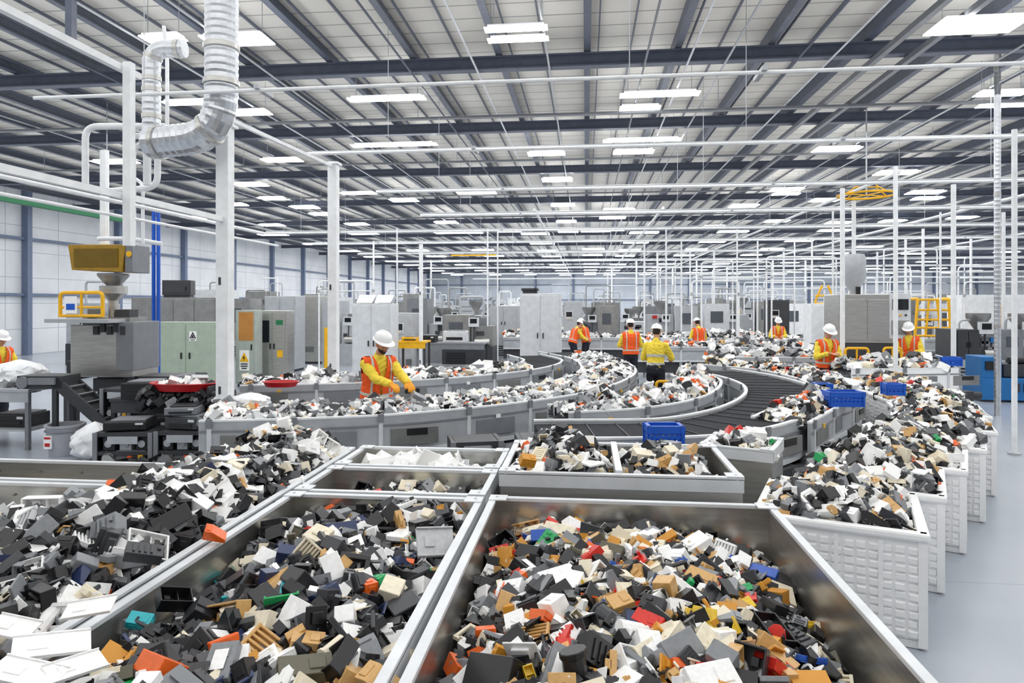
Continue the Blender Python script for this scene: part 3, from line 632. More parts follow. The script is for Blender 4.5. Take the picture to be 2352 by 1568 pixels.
# ducts
def bend(pts, rr=.35, n=7):
    P = [Vector(p) for p in pts]; out = [P[0]]
    for i in range(1, len(P)-1):
        a = (P[i-1]-P[i]).normalized(); b = (P[i+1]-P[i]).normalized(); r = min(rr, (P[i-1]-P[i]).length*.49, (P[i+1]-P[i]).length*.49)
        s0 = P[i]+a*r; s1 = P[i]+b*r
        for j in range(n+1): t = j/n; out.append(s0*(1-t)**2+P[i]*2*t*(1-t)+s1*t*t)
    return out+[P[-1]]
R3 = random.Random(77); loops = []
for i in range(20):
    d = R3.choice([23, 26, 30, 34, 40]); px = R3.choice([R3.uniform(1390, 1900), R3.uniform(1390, 1900), R3.uniform(790, 1050), R3.uniform(2000, 2350)]); loops.append((d, px))
loops.sort(); cz = {}
for d, px in loops:
    w_ = R3.uniform(.8, 2.6); zt = R3.uniform(2.9, 4.4); p = WD(px, d); z_ = 'left of centre' if px < 1100 else 'beyond the curved conveyors' if px < 1950 else 'at right beyond the hopper machine'
    i = cz.get(z_, 0); cz[z_] = i+1
    rt = thing('pipe_loop', '%s white pipe loop standing %s' % (ORD[min(i, 19)], z_), 'pipe', p, R3.uniform(-.2, .2), 'standing pipe loops')
    MB().tube(bend([Vector(v) for v in ((-w_/2, 0, 0), (-w_/2, 0, zt), (w_/2, 0, zt), (w_/2, 0, 0))], .15), .028, 8).build('pipe', MT['paint'], rt, True)
    zc = zt-R3.uniform(.3, .8); MB().cyl((-w_/2, 0, zc), (w_/2, 0, zc), .022, n=6).build('cross_pipe', MT['paint'], rt, True)
    for s in (-1, 1): MB().cyl((s*w_/2, 0, zc-.05), (s*w_/2, 0, zc+.05), .05, n=8).build('joint', MT['grey'], rt, True)
def dense(pts, st=.03):
    out = []
    for a, b in zip(pts[:-1], pts[1:]):
        k = max(1, int((b-a).length/st)); out += [a+(b-a)*(j/k) for j in range(k)]
    return out+[pts[-1]]
def duct(label, pts, r, rr):
    P = dense(bend(pts, rr)); rt = thing('spiral_duct', label, 'duct', pts[0])
    MB().tube([q-Vector(pts[0]) for q in P], r, 20, rf=lambda i: r*(1.04 if i % 3 == 0 else 1.)).build('duct_tube', MT['zinc'], rt)
    for t in (.25, .5, .62, .78, .97):
        i = int(t*(len(P)-2)); a, b = P[i]-Vector(pts[0]), P[i+1]-Vector(pts[0]); dd = (b-a).normalized()*.03
        MB().cyl(a-dd, a+dd, r*1.1, n=20).build('collar', MT['steel'], rt, True)
D = 8.7
duct('large silver spiral duct bending left above the thick column', [WD(510, D, 7.4), WD(508, D, ZP(312, D)), WD(345, D+.25, ZP(318, D))], .2, .75)
duct('smaller silver duct with elbow left of the large duct', [WD(348, 9.3, ZP(330, 9.3)), WD(348, 9.3, ZP(112, 9.3)), WD(425, 9.3, ZP(112, 9.3))], .115, .3)
duct('silver ribbed duct dropping at right edge beside a post', [WD(2291, 14, 0), WD(2291, 14, ZP(332, 14)+.1), WD(2291, 14, 7.4)], .06, .1)
d = 9.6
for lab, pts, pr in (('outer left white pipe with elbow at upper left', [(196, 430), (196, 290), (378, 290)], .045), ('middle white pipe with elbow dropping past hopper', [(290, 545), (290, 312), (400, 312)], .045), ('white pipe right of middle pipe beneath ducts', [(306, 545), (306, 330), (440, 330)], .038), ('short wide white pipe below the smaller duct', [(338, 425), (338, 335), (345, 330)], .055), ('white pipe with curved foot left of thick column', [(230, 440), (362, 430), (362, 345)], .045), ('long thin white pipe just left of the blue pipes', [(328, 560), (328, 420), (300, 405)], .025), ('thin white pipe beside the smaller silver duct', [(384, 300), (384, 130), (376, 60)], .028), ('thin white cross pipe above the ochre hopper', [(225, 548), (300, 548), (372, 560)], .035)):
    P = bend([WD(px, d, ZP(py, d)) for px, py in pts], .18); tag(MB().tube(P, pr, 10).build('process_pipe', MT['paint'], None, True), lab, 'pipe'); d += .12
bar('process_pipe', 'left one of the two blue vertical pipes', 'pipe', [WD(353, 13, .0), WD(353, 13, ZP(485, 13))], .035, 'blue')
bar('process_pipe', 'right one of the two blue vertical pipes', 'pipe', [WD(364, 13, .0), WD(364, 13, ZP(485, 13))], .035, 'blue')
bar('process_pipe', 'white vertical pipe rising from hopper past left post', 'pipe', [WD(240, 11.6, 3.25), WD(240, 11.6, 4.9)], .07)
rt = thing('cable_tray', 'green cable tray hanging at the left edge', 'cable tray', (-12, 14, 4.5))
B(0, 0, 0, .18, 6, .16).build('tray', MT['pgreen'], rt)
for y in (-2, 2): MB().cyl((0, y, .05), (0, y, 2.9), .012, n=6).build('hanger', MT['grey'], rt)
q = WD(1990, 17, 5.0); rt = thing('hoist_ring', 'yellow ring shaped hoist frame hanging overhead at right', 'hoist', q)
MB().tube([(.66*math.cos(t*PI/12), .66*math.sin(t*PI/12), 0) for t in range(24)], .028, 8, True).build('ring', MT['yellow'], rt, True)
for k in range(2):
    a = k*PI/2+.4; MB().cyl((-.64*math.cos(a), -.64*math.sin(a), 0), (.64*math.cos(a), .64*math.sin(a), 0), .014, n=6).build('spoke', MT['yellow'], rt)
for k in range(4):
    a = k*PI/2+.4; MB().cyl((.64*math.cos(a), .64*math.sin(a), 0), (.3*math.cos(a), .3*math.sin(a), .2), .014, n=6).build('bracket', MT['yellow'], rt)
MB().cyl((-.3, 0, .2), (.3, 0, .2), .014, n=6).build('bracket', MT['yellow'], rt)
MB().cyl((0, 0, 0), (0, 0, 2.42), .02, n=8).build('hanger', MT['grey'], rt)
q = WD(1088, 42, ZP(586, 42)); bar('gantry_beam', 'yellow gantry beam far away under the roof', 'beam', [(q.x-1.4, q.y, q.z), (q.x+1.4, q.y, q.z)], .045, 'yellow', True)

# ------------------------------------------------------------------ machines
def cabinet(label, px, d, w, dp, h, m='grey', doors=2, screen=None, vent=True, sign=None, rz=0., base=0., name='machine_cabinet', cat='cabinet', group=None, top=None):
    p = WD(px, d); r = thing(name, label, cat, (p.x, p.y, base), rz, group)
    B(0, 0, h/2+.04, w, dp, h-.08).build('body', MT[m], r, bevel=.012)
    B(0, 0, .05, w-.08, dp-.08, .1).build('plinth', MT['dgrey'], r)
    dw = (w-.06)/max(doors, 1)
    for i in range(doors):
        cx = -w/2+.03+dw*(i+.5)
        o = B(cx, -dp/2-.008, h/2+.05, dw-.03, .02, h-.22).build('door', MT[m], r, bevel=.006)
        k = MB(); k.box(cx+dw*.36*(1 if i % 2 == 0 else -1), -dp/2-.035, h*.52, .03, .03, .16); k.build('handle', MT['black'], o)
    if vent:
        k = MB()
        for i in range(6): k.box(w*.22, -dp/2-.022, h*.18+i*.035, w*.26, .012, .018)
        k.build('vent', MT['dgrey'], r)
    if screen:
        o = B(-w*.2, -dp/2-.03, h*.76, min(.5, w*.4), .04, .34).build('control_panel', MT['lgrey'], r, bevel=.005)
        B(-w*.2, -dp/2-.053, h*.76+.04, min(.4, w*.32), .01, .2).build('screen', MT['glass'], o)
        for i in range(3): MB().cyl((-w*.2-.1+.1*i, -dp/2-.05, h*.76-.12), (-w*.2-.1+.1*i, -dp/2-.07, h*.76-.12), .018, n=8).build('button', MT[('red', 'yellow', 'pgreen')[i]], o)
    if sign: sign(r, w, dp, h)
    if top == 'tower':
        MB().cyl((w*.3, 0, h), (w*.3, 0, h+.35), .02, n=8).build('mast', MT['mgrey'], r); MB().cyl((w*.3, 0, h+.3), (w*.3, 0, h+.42), .04, n=10).build('signal_lamp', MT['red'], r)
    if top == 'boxes':
        B(-w*.2, 0, h+.12, w*.4, dp*.6, .24).build('top_unit', MT['dgrey'], r, bevel=.01); MB().cyl((w*.25, 0, h), (w*.25, 0, h+.3), .1, n=14).build('exhaust_stub', MT['steel'], r, True)
    if top == 'slant':
        for s in (-1, 1):
            B(s*w*.24, -.05, h+.13, w*.42, dp*.5, .03, R=Matrix.Rotation(.55, 3, 'X')).build('lid', MT['wht'], r)
            B(s*w*.24, .12, h+.1, w*.36, .2, .2).build('top_unit', MT['grey'], r)
    return r
def machine(label, px, d, w, h, seed, group=None, m=None, rz=0., dp=1.2):
    """processing machine: bed, tall guarded block, lower block, hopper, motors, pipes and a control panel on an arm"""
    R = random.Random(seed); p = WD(px, d)
    if p.x < XL+2.5 or p.x > XR-2.5: return
    r = thing('process_machine', label, 'machine', p, rz, group); f = R.choice((-1, 1)); m = m or R.choice(['grey', 'grey', 'lgrey', 'steel2', 'steel2', 'mgrey', 'paint', 'steel'])
    B(0, 0, .4, w, dp, .8).build('bed', MT[R.choice(['dgrey', 'mgrey', 'grey'])], r)
    a = w*R.uniform(.38, .55); ac = f*(w/2-a/2); B(ac, 0, .8+(h-.8)/2, a, dp*.92, h-.8).build('guard_block', MT[m], r)
    mode = R.random()
    if mode < .4: B(ac, -dp*.46-.01, .8+(h-.8)*.6, a*.5, .025, (h-.8)*.34).build('window', MT['tint'], r)
    elif mode < .75:
        for s in (-1, 1):
            o = B(ac+s*a*.235, -dp*.46-.012, .8+(h-.8)*.5, a*.44, .025, (h-.8)*.88).build('door', MT[m], r); B(ac+s*a*.06, -dp*.46-.035, .8+(h-.8)*.5, .03, .03, .14).build('handle', MT['black'], o)
    else:
        k = MB()
        for i in range(5): k.box(ac, -dp*.46-.01, .95+(h-.8)*(.1+.15*i), a*.8, .02, .05)
        k.build('louvre', MT['mgrey'], r)
    b = w-a; h2 = R.uniform(.35, .8)*(h-.8); bx = -f*(w/2-b/2); B(bx, .05, .8+h2/2, b*.96, dp*.7, h2).build('drive_block', MT[R.choice(['grey', 'steel2', 'mgrey', 'lgrey'])], r)
    k = MB()
    for i in range(R.randint(2, 4)): k.box(bx+R.uniform(-.35, .35)*b, -dp*.32, .9+R.random()*h2*.7, R.uniform(.1, .3), .1, R.uniform(.1, .25))
    k.build('junction_boxes', MT[R.choice(['dgrey', 'lgrey', 'mgrey'])], r)
    z2 = .8+h2; xx = -f*(w/2-b*.55)
    if R.random() < .6: MB().lathe([(.07, 0), (.07, .12), (.3, .5), (.3, .62)], (xx, .05, z2), 12).build('hopper', MT['steel2'], r, True)
    else: B(xx, .05, z2+.15, b*.5, .4, .3).build('top_unit', MT['mgrey'], r)
    k = MB(); k.cyl((-f*(w/2-b*.15), -dp*.38, .95), (-f*(w/2-b*.8), -dp*.38, .95), .13, n=12); k.build('barrel', MT['steel'], r, True)
    for i in range(R.randint(1, 2)):
        x1 = f*(w/2-a*R.uniform(.2, .8)); z1 = h+R.uniform(.15, .9); x2 = x1-f*R.uniform(.4, 1.1)
        MB().tube(bend([Vector(v) for v in ((x1, .1*i, h-.05), (x1, .1*i, z1), (x2, .1*i, z1), (x2, .1*i, z2-.02))], .12, 4), R.choice([.025, .035, .045]), 8).build('pipe', MT[R.choice(['paint', 'grey', 'grey', 'steel2'])], r, True)
    ax = -f*w*.12; MB().cyl((ax, -dp*.42, .8), (ax, -dp*.42, 1.5), .025, n=6).build('panel_arm', MT['dgrey'], r)
    o = B(ax, -dp*.45, 1.65, .36, .1, .32).build('control_panel', MT['lgrey'], r); B(ax, -dp*.45-.055, 1.69, .24, .01, .16).build('screen', MT['glass'], o)
    k = MB()
    for i in range(5): k.box(f*(w/2-a/2), -dp/2-.01, .2+i*.09, a*.7, .02, .04)
    k.build('vent', MT['black'], r)
    if R.random() < .35: B(-f*(w/2-b*.3), -dp*.36, z2-.1, .2, .06, .14).build('warning_plate', MT[R.choice(['yellow', 'blue2', 'red'])], r)
    return r
def tri_sign(r, w, dp, h):
    x, z = -.02, .74
    o = B(x, -dp/2-.024, z, .28, .008, .56).build('warning_sign', MT['wht'], r)
    MB().prism([(x-.13, z-.04), (x+.13, z-.04), (x, z+.22)], -dp/2-.036, -dp/2-.029).build('yellow_triangle', MT['yellow'], o)
    MB().prism([(x-.03, z+.1), (x+.015, z+.12), (x, z+.07), (x+.03, z+.07), (x-.01, z), (x, z+.05), (x-.035, z+.05)], -dp/2-.042, -dp/2-.037).build('bolt_symbol', MT['black'], o)
    MB().box(x, -dp/2-.032, z-.1, .2, .006, .03).box(x, -dp/2-.032, z-.16, .2, .006, .03).box(x, -dp/2-.032, z-.22, .14, .006, .03).build('text_line', MT['black'], o)
    B(x+.05, -dp/2-.024, h*.79, .42, .012, .78).build('notice_board', MT['tan'], r)
def a_sign(r, w, dp, h):
    x, z = w*.12, h*.8; y0, y1 = -dp/2-.036, -dp/2-.029
    o = B(x, -dp/2-.024, z, .2, .008, .25).build('warning_sign', MT['wht'], r); k = MB()
    k.prism([(x-.09, z-.06), (x-.06, z-.06), (x, z+.06), (x, z+.11)], y0, y1); k.prism([(x+.06, z-.06), (x+.09, z-.06), (x, z+.11), (x, z+.06)], y0, y1); k.prism([(x-.012, z-.05), (x+.012, z-.05), (x+.02, z+.02), (x-.02, z+.02)], y0, y1)
    k.prism([(x-.035, z-.06), (x-.018, z-.06), (x-.018, z-.02), (x-.035, z-.03)], y0, y1); k.prism([(x+.018, z-.06), (x+.035, z-.06), (x+.035, z-.03), (x+.018, z-.02)], y0, y1); k.box(x, (y0+y1)/2, z-.095, .12, .007, .016)
    k.build('sign_symbol', MT['black'], o)
def green_sign(r, w, dp, h):
    B(w*.25, -dp/2-.024, h*.84, .2, .008, .14).build('green_sign', MT['pgreen'], r); B(w*.27, -dp/2-.024, h*.42, .16, .008, .2).build('notice', MT['yellow'], r)
    B(-w*.22, -dp/2-.024, h*.72, .2, .008, .62).build('window', MT['glass'], r)
cabinet('wide pale green electrical cabinet behind the thick left column', 440, 18, 1.7, .5, 1.82, 'green', 2, None, True, a_sign)
cabinet('grey green cabinet with cork notice board and yellow warning triangle', 572, 19, .58, .4, 2.12, 'green2', 1, None, False, tri_sign)
cabinet('stainless cabinet with dark window and small green sign', 635, 19.6, .85, .5, 2.1, 'steel', 2, None, False, green_sign)
cabinet('tall stainless block behind the cabinet with green sign', 703, 26.5, 1.4, .8, 2.6, 'steel', 2, None, True)
cabinet('long dark steel machine behind the pale green cabinet', 415, 23, 3.0, .8, 2.5, 'steel2', 4, None, True, None, name='process_machine', cat='machine')
cabinet('black boxy controller on top of the long dark machine', 411, 23, .9, .5, .58, 'dgrey', 1, None, False, None, .25, 2.5, 'controller_box', 'controller')
machine('grey machine with hopper between green sign cabinet and tall stainless block', 590, 28, 2.6, 2.5, 3, None, 'steel2')
machine('grey machine at far left behind the ochre hopper machine', 250, 26, 2.6, 2.3, 203, None, 'grey')
machine('pale machine behind the long dark steel machine', 470, 30, 2.6, 2.9, 204, None, 'lgrey')
machine('pale machine behind the tall stainless block', 740, 33, 2.8, 2.6, 205, None, 'lgrey')
machine('steel machine in second row behind the cork notice cabinet', 640, 34, 2.8, 2.9, 206, None, 'steel2')
machine('grey machine glimpsed right of the right thick column', 800, 26, 1.6, 2.4, 207, None, 'grey')
cabinet('tall grey cabinet behind the stainless cabinet with dark window', 655, 23.5, 1.1, .8, 2.55, 'grey', 2, None, True)
cabinet('dark steel cabinet right of the tall stainless block', 745, 28.5, 1.0, .8, 2.5, 'steel2', 1, True, True)
cabinet('pale grey cabinet with two tilted white lids behind foreground worker', 863, 19.3, 1.1, .8, 2.3, 'lgrey', 2, None, True, None, name='machine_cabinet', top='slant')
cabinet('small grey cabinet right of the tilted white lids', 935, 22, .75, .8, 2.0, 'grey', 1, True, True)
machine('dark machine block right of the slim white column', 1000, 27, 2.0, 2.5, 4, None, 'mgrey')
cabinet('tall pale grey cabinet standing alone left of the centre', 1243, 20.6, 1.22, .7, 2.6, 'lgrey', 2, None, False)
cabinet('flat dark unit on top of tall pale grey cabinet', 1218, 20.6, .5, .5, .16, 'dgrey', 1, None, False, None, 0, 2.6, 'top_controller', 'controller')
cabinet('slim grey cabinet right of the tall pale grey cabinet', 1316, 28.2, .75, .7, 2.4, 'grey', 1, True, True)
machine('low wide grey machine left of the tall pale cabinet', 1120, 28.5, 2.6, 2.2, 5, None, 'grey')
machine('steel machine just left of the tall pale cabinet, second row', 1080, 24.5, 1.8, 1.9, 209, None, 'steel2')
machine('steel machine with pipes between tall cabinets and centre workers', 1420, 33, 2.6, 2.35, 6, None, 'steel2')
machine('grey machine behind the central workers', 1540, 30.5, 2.2, 2.2, 7, None, 'grey')
machine('pale machine right of the worker beyond the dark belt', 1665, 31, 2.0, 2.3, 8, None, 'lgrey')
cabinet('black control cabinet behind the small worker at right', 1783, 29, .85, .8, 2.45, 'dgrey', 1, True, False)
machine('wide steel machine left of the black control cabinet', 1725, 35, 2.2, 2.4, 9, None, 'steel2')
machine('machine with dark window right of the black control cabinet', 1840, 33, 2.0, 2.3, 10)
machine('squat machine in second row behind the central workers', 1490, 38, 2.4, 2.1, 11, None, 'mgrey')
machine('machine with twin pipes in second row left of centre', 1370, 30, 1.6, 2.2, 12)
machine('pale machine in second row behind the small worker', 1600, 37, 2.0, 2.3, 13)
cabinet('white narrow cabinet left of the stainless hopper machine', 1880, 20, .62, .7, 2.3, 'paint', 1, None, True)
cabinet('wide white cabinet at right edge beyond yellow frame', 2275, 24, 2.4, 1., 2.6, 'paint', 3, None, True)
cabinet('white cabinet near right edge just behind the widest white one', 2335, 26.5, 1.2, .9, 2.2, 'lgrey', 1, True, True)
machine('grey machine behind the yellow ladder frame', 2130, 26, 2.2, 2.3, 208, None, 'lgrey')
machine('dark squat machine right of the yellow frame', 2225, 18.8, 1.2, 1.6, 14, None, 'dgrey')
machine('grey squat machine at right edge above the blue machine', 2325, 18.8, 1.2, 1.6, 15, None, 'mgrey')
p = WD(2300, 16.3); r = thing('process_machine', 'low blue machine at the right edge', 'machine', p, -.05)
B(0, 0, .3, 1.3, .9, .5).build('bed', MT['blue2'], r, bevel=.01); B(-.4, 0, .8, .42, .8, .5).build('drive_block', MT['blue2'], r, bevel=.01); B(.3, .1, .72, .7, .6, .3).build('slide', MT['dgrey'], r, bevel=.01)
for i in range(3): B(.1+.2*i, -.46, .35, .12, .03, .2).build('cover_plate', MT['dgrey'], r)
B(-.4, -.42, .85, .3, .03, .2).build('cover_plate', MT['black'], r); MB().cyl((.1, -.1, .95), (.6, -.1, .95), .08, n=12).build('motor', MT['black'], r, True)
R2 = random.Random(5); sd = 100
for d in (38, 46, 55, 66, 80):
    for px in range(770, 2350, 76):
        sd += 1
        if R2.random() < .1: continue
        machine('distant grey machine in the rows before the back wall', px+R2.uniform(-25, 25), d+R2.uniform(-3, 3), R2.uniform(1.6, 2.1+d*.02), R2.uniform(1.8, 2.9), sd, 'distant machines')
# benches
def bench(label, px, d, w, dp, h, top='mgrey', frame='dgrey', rz=0.):
    p = WD(px, d); r = thing('workbench', label, 'workbench', p, rz)
    B(0, 0, h-.025, w, dp, .05).build('worktop', MT[top], r, bevel=.006); B(0, 0, .3, w-.1, dp-.1, .03).build('shelf', MT[top], r)
    B(0, -dp/2+.03, h-.13, w-.04, .03, .16).build('apron', MT[top], r)
    for sx in (-1, 1):
        for sy in (-1, 1): B(sx*(w/2-.05), sy*(dp/2-.05), (h-.05)/2, .06, .06, h-.05).build('leg', MT[frame], r)
    return r
bench('grey steel workbench cut by the left edge', 20, 11.2, 1.5, .9, .96, 'grey', 'mgrey')
bench('dark bench under the red tray beside the thick column', 430, 10.4, 1.9, .9, .9, 'dgrey', 'black')
bench('dark bench right of the slim column holding printer', 1030, 22, 2.5, .8, 1.06, 'mgrey', 'dgrey')
bench('yellow topped bench behind foreground worker', 950, 20.3, .9, .7, 1.2, 'yellow', 'dgrey')
def rack_machine(label, px, d, w, dp, h, m='black', rz=.12):
    p = WD(px, d); r = thing('dismantled_machine', label, 'machine', p, rz)
    for sx in (-1, 1):
        B(sx*(w/2-.03), 0, h/2, .05, dp, h).build('side_frame', MT[m], r, bevel=.006)
        B(sx*(w/2-.03), -dp/2-.01, h/2, .06, .02, h).build('front_post', MT['mgrey'], r)
    for z in (.06, h*.5, h-.03): B(0, 0, z, w-.12, dp, .05).build('shelf', MT['dgrey'], r)
    for i in range(3):
        o = B(-w*.28+i*w*.28, -dp*.2, h*.5+.12, w*.2, dp*.4, .18).build('module', MT[('dgrey', 'grey', 'black')[i]], r, bevel=.005)
        MB().cyl((-w*.28+i*w*.28, -dp*.4-.02, h*.5+.12), (-w*.28+i*w*.28, -dp*.4, h*.5+.12), .05, n=12).build('fan', MT['grey'], o)
    B(w*.1, -dp*.15, .2, w*.5, dp*.6, .22).build('motor_block', MT['mgrey'], r, bevel=.01); MB().cyl((-w*.25, -dp*.5, .2), (-w*.25, -dp*.1, .2), .09, n=14).build('roller', MT['steel'], r, True)
    B(0, -dp/2-.01, h-.1, w*.5, .02, .1).build('front_panel', MT['grey'], r); B(w*.3, -dp/2-.012, h-.35, .06, .02, .1).build('switch', MT['yellow'], r)
    B(w*.12, -dp/2-.012, h*.4, .06, .02, .05).build('label_plate', MT['vest'], r)
    k = MB(); k.tube([(-w*.3, -dp*.45, h*.55), (-w*.1, -dp*.55, h*.35), (w*.2, -dp*.5, h*.42), (w*.35, -dp*.45, h*.2)], .012, 6); k.build('cable', MT['black'], r, True)
    return r
rack_machine('opened black machine frame on floor at lower left', 310, 9.5, .8, .6, .56)
rack_machine('second opened black machine frame against the thick column', 437, 9.5, .7, .6, .58)
rack_machine('black machine chassis right of thick column under the conveyor', 590, 9.6, .5, .5, .5)
rack_machine('tall black machine frame at left end of the dark bench', 300, 10.7, .55, .6, 1.0, 'black', -.1)
rack_machine('grey machine frame behind the dark bench', 370, 11.6, .9, .6, 1.1, 'mgrey', .05)
rack_machine('black machine chassis beneath the curved conveyor at centre', 1090, 7.9, .6, .45, .75, 'black', .3)
rack_machine('second black chassis beneath the curved conveyor near centre', 1240, 7.75, .55, .45, .8, 'dgrey', .2)
# feeder conveyor below the hopper machine at left
p = WD(165, 10.6); r = thing('feeder_conveyor', 'dark inclined feeder conveyor below the stainless hopper machine', 'conveyor', p, .1)
Ry = Matrix.Rotation(.72, 3, 'Y')
for sy in (-1, 1): B(.32, sy*.2, .72, 1.25, .04, .16, R=Ry).build('side_rail', MT['dgrey'], r)
B(.32, 0, .74, 1.22, .36, .05, R=Ry).build('belt', MT['black'], r)
for i in range(7): q = Ry @ Vector((-.55+.18*i, 0, .045)); B(.32+q.x, 0, .74+q.z, .02, .36, .05, R=Ry).build('cleat', MT['mgrey'], r)
for sy in (-1, 1): B(-.12, sy*.2, .5, .07, .06, 1.0).build('leg', MT['dgrey'], r)
B(-.35, 0, 1.1, .7, .44, .2).build('infeed_box', MT['dgrey'], r, bevel=.01); B(-.3, -.24, 1.12, .4, .04, .1).build('infeed_plate', MT['mgrey'], r); MB().cyl((-.6, -.26, 1.1), (-.6, .26, 1.1), .09, n=14).build('drum', MT['mgrey'], r, True)
for sy in (-1, 1): B(.78, sy*.2, .17, .06, .06, .34).build('leg', MT['dgrey'], r)
def unit(label, px, d, z, w, dp, h, m='dgrey', rz=0., name='office_printer', cat='printer'):
    p = WD(px, d); r = thing(name, label, cat, (p.x, p.y, z), rz)
    B(0, 0, h/2, w, dp, h).build('case', MT[m], r, bevel=.012); B(0, -dp/2-.006, h*.35, w*.7, .015, h*.25).build('paper_slot', MT['black'], r)
    B(w*.05, 0, h+.012, w*.8, dp*.8, .024).build('lid', MT['mgrey' if m != 'mgrey' else 'dgrey'], r, bevel=.005); B(w*.33, -dp/2-.006, h*.75, w*.18, .015, h*.2).build('key_panel', MT['lgrey'], r)
    return r
unit('dark printer on left end of the dark bench', 335, 10.2, .9, .5, .5, .24, 'black', .2)
unit('grey printer in middle of the dark bench', 405, 10.2, .9, .5, .45, .12, 'dgrey', -.15)
unit('dark flat printer at right end of dark bench', 480, 10.2, .9, .42, .45, .1, 'mgrey', .1)
unit('black case on top of the opened frame at lower left', 300, 9.5, .57, .55, .45, .12, 'black', .3, 'equipment_case', 'equipment')
unit('charcoal case on top of the second opened frame', 440, 9.5, .59, .5, .45, .16, 'dgrey', -.1, 'equipment_case', 'equipment')
unit('mid grey case stacked on charcoal case', 425, 9.5, .78, .42, .4, .1, 'mgrey', .25, 'equipment_case', 'equipment')
unit('white box printer on the bench right of slim column', 1047, 22, 1.06, .75, .5, .36, 'lgrey', 0)
unit('black small printer at left end of bench right of slim column', 985, 22, 1.06, .5, .5, .22, 'black', 0)
unit('dark equipment case on dark bench shelf', 370, 10.3, .32, .7, .5, .28, 'black', 0., 'equipment_case', 'equipment')
unit('grey equipment case at right on dark bench shelf', 470, 10.3, .32, .55, .5, .24, 'mgrey', 0., 'equipment_case', 'equipment')
unit('yellow equipment box on the yellow topped bench', 945, 20.2, 1.2, .5, .4, .12, 'yellow', 0, 'equipment_case', 'equipment')
unit('black case on lower shelf of the left workbench', 50, 11.2, .32, .6, .5, .2, 'black', 0, 'equipment_case', 'equipment')
def tray(label, px, d, z, rx, ry, h, m='red'):
    p = WD(px, d); r = thing('plastic_tray_tub', label, 'tray', (p.x, p.y, z))
    MB().lathe([(.0, 0), (rx*.85, 0), (rx, h), (rx*1.06, h), (rx*1.06, h+.012), (rx*.97, h+.012), (rx*.82, .012), (0, .012)], n=28, sy=ry/rx).build('tub', MT[m], r, True)
    return r
tray('large red oval tray of white parts near thick column', 424, 9.9, 1.05, .48, .3, .1)
ps, c = heap(*WD(424, 9.9).xy, .7, .4, 0, lambda u, v: 1.12, .12, 'bags', 61, 1); build_stuff('scrap_heap', ps, None, 'white parts lying in the large red tray')
tray('smaller red tray on conveyor between the two thick columns', 645, 10.9, .98, .28, .2, .07)
q = WD(425, 9.85); ps, c = heap(q.x, q.y, 1.4, .5, .05, lambda u, v: .98, .14, 'junk', 66, 2); build_stuff('scrap_heap', ps, None, 'jumble of black electronics lying on the dark bench')
q = WD(390, 9.1); ps, c = heap(q.x, q.y, 1.5, .4, .05, lambda u, v: .1, .14, 'junk', 67, 1); build_stuff('scrap_heap', ps, None, 'black parts strewn on floor before the opened machine frames')
q = WD(40, 11.2); ps, c = heap(q.x, q.y, 1.2, .6, 0, lambda u, v: 1.0, .12, 'pale', 68, 1); build_stuff('scrap_heap', ps, None, 'small white and black parts on the left workbench')
# bucket, bags
p = WD(150, 10.4); r = thing('bucket', 'grey plastic bucket with red and white label on floor', 'bucket', p)
MB().lathe([(0, 0), (.21, 0), (.255, .44), (.275, .44), (.275, .47), (.235, .47), (.19, .02), (0, .02)], n=28).build('pail', mat('bucket_grey', (166, 168, 176), .35), r, True)
MB().tube([(.255*1.03*math.cos(t*PI/14), .255*1.03*math.sin(t*PI/14), .38) for t in range(28)], .012, 6, True).build('rib', MT['mgrey'], r, True)
k = MB(); k.prism([(-.13, .14), (-.01, .14), (-.01, .33), (-.13, .33)], -.268, -.24); k.build('label_panel', MT['wht'], r)
MB().box(-.07, -.27, .3, .1, .006, .03).box(-.07, -.27, .2, .08, .006, .05).build('label_print', MT['red'], r)
def bag(label, px, d, z, rx, ry, h):
    p = WD(px, d); b = MB(); n = 40; kk = 18; vs = []
    for i in range(kk+1):
        t = i/kk; q = min(1, (t*5)**.5)*(1 if t < .5 else max(0, 1-((t-.5)/.5)**2.2))
        for j in range(n):
            a = 2*PI*j/n; s = Vector((math.cos(a)*2.2, math.sin(a)*2.2, t*3+px)); w = 1+.28*noise.noise(s)+.16*noise.noise(s*2.7)+.1*abs(noise.noise(s*5))
            vs.append((rx*q*w*math.cos(a), ry*q*w*math.sin(a), max(0, h*(t+.1*noise.noise(s*1.5)*math.sin(PI*t)))))
    b.add(vs, [(i*n+j, i*n+(j+1) % n, (i+1)*n+(j+1) % n, (i+1)*n+j) for i in range(kk) for j in range(n)])
    o = b.build('plastic_bag', MT['bag'], None, True); o.location = (p.x, p.y, z)
    o.data.set_sharp_from_angle(angle=.9)
    return tag(o, label, 'bag')
bag('white plastic bag standing on floor right of grey bucket', 218, 10.1, 0, .28, .26, .56)
bag('second white bag slumped beside the white standing bag', 262, 10.3, 0, .2, .22, .46)
bag('large white bag on the bench at left edge', 45, 11.3, .96, .42, .32, .42)
bag('white bag lying on conveyor right of thick column', 575, 9.0, .93, .24, .2, .2)
bag('white bag on conveyor near the blue crates', 1935, 10.6, .96, .26, .22, .2)
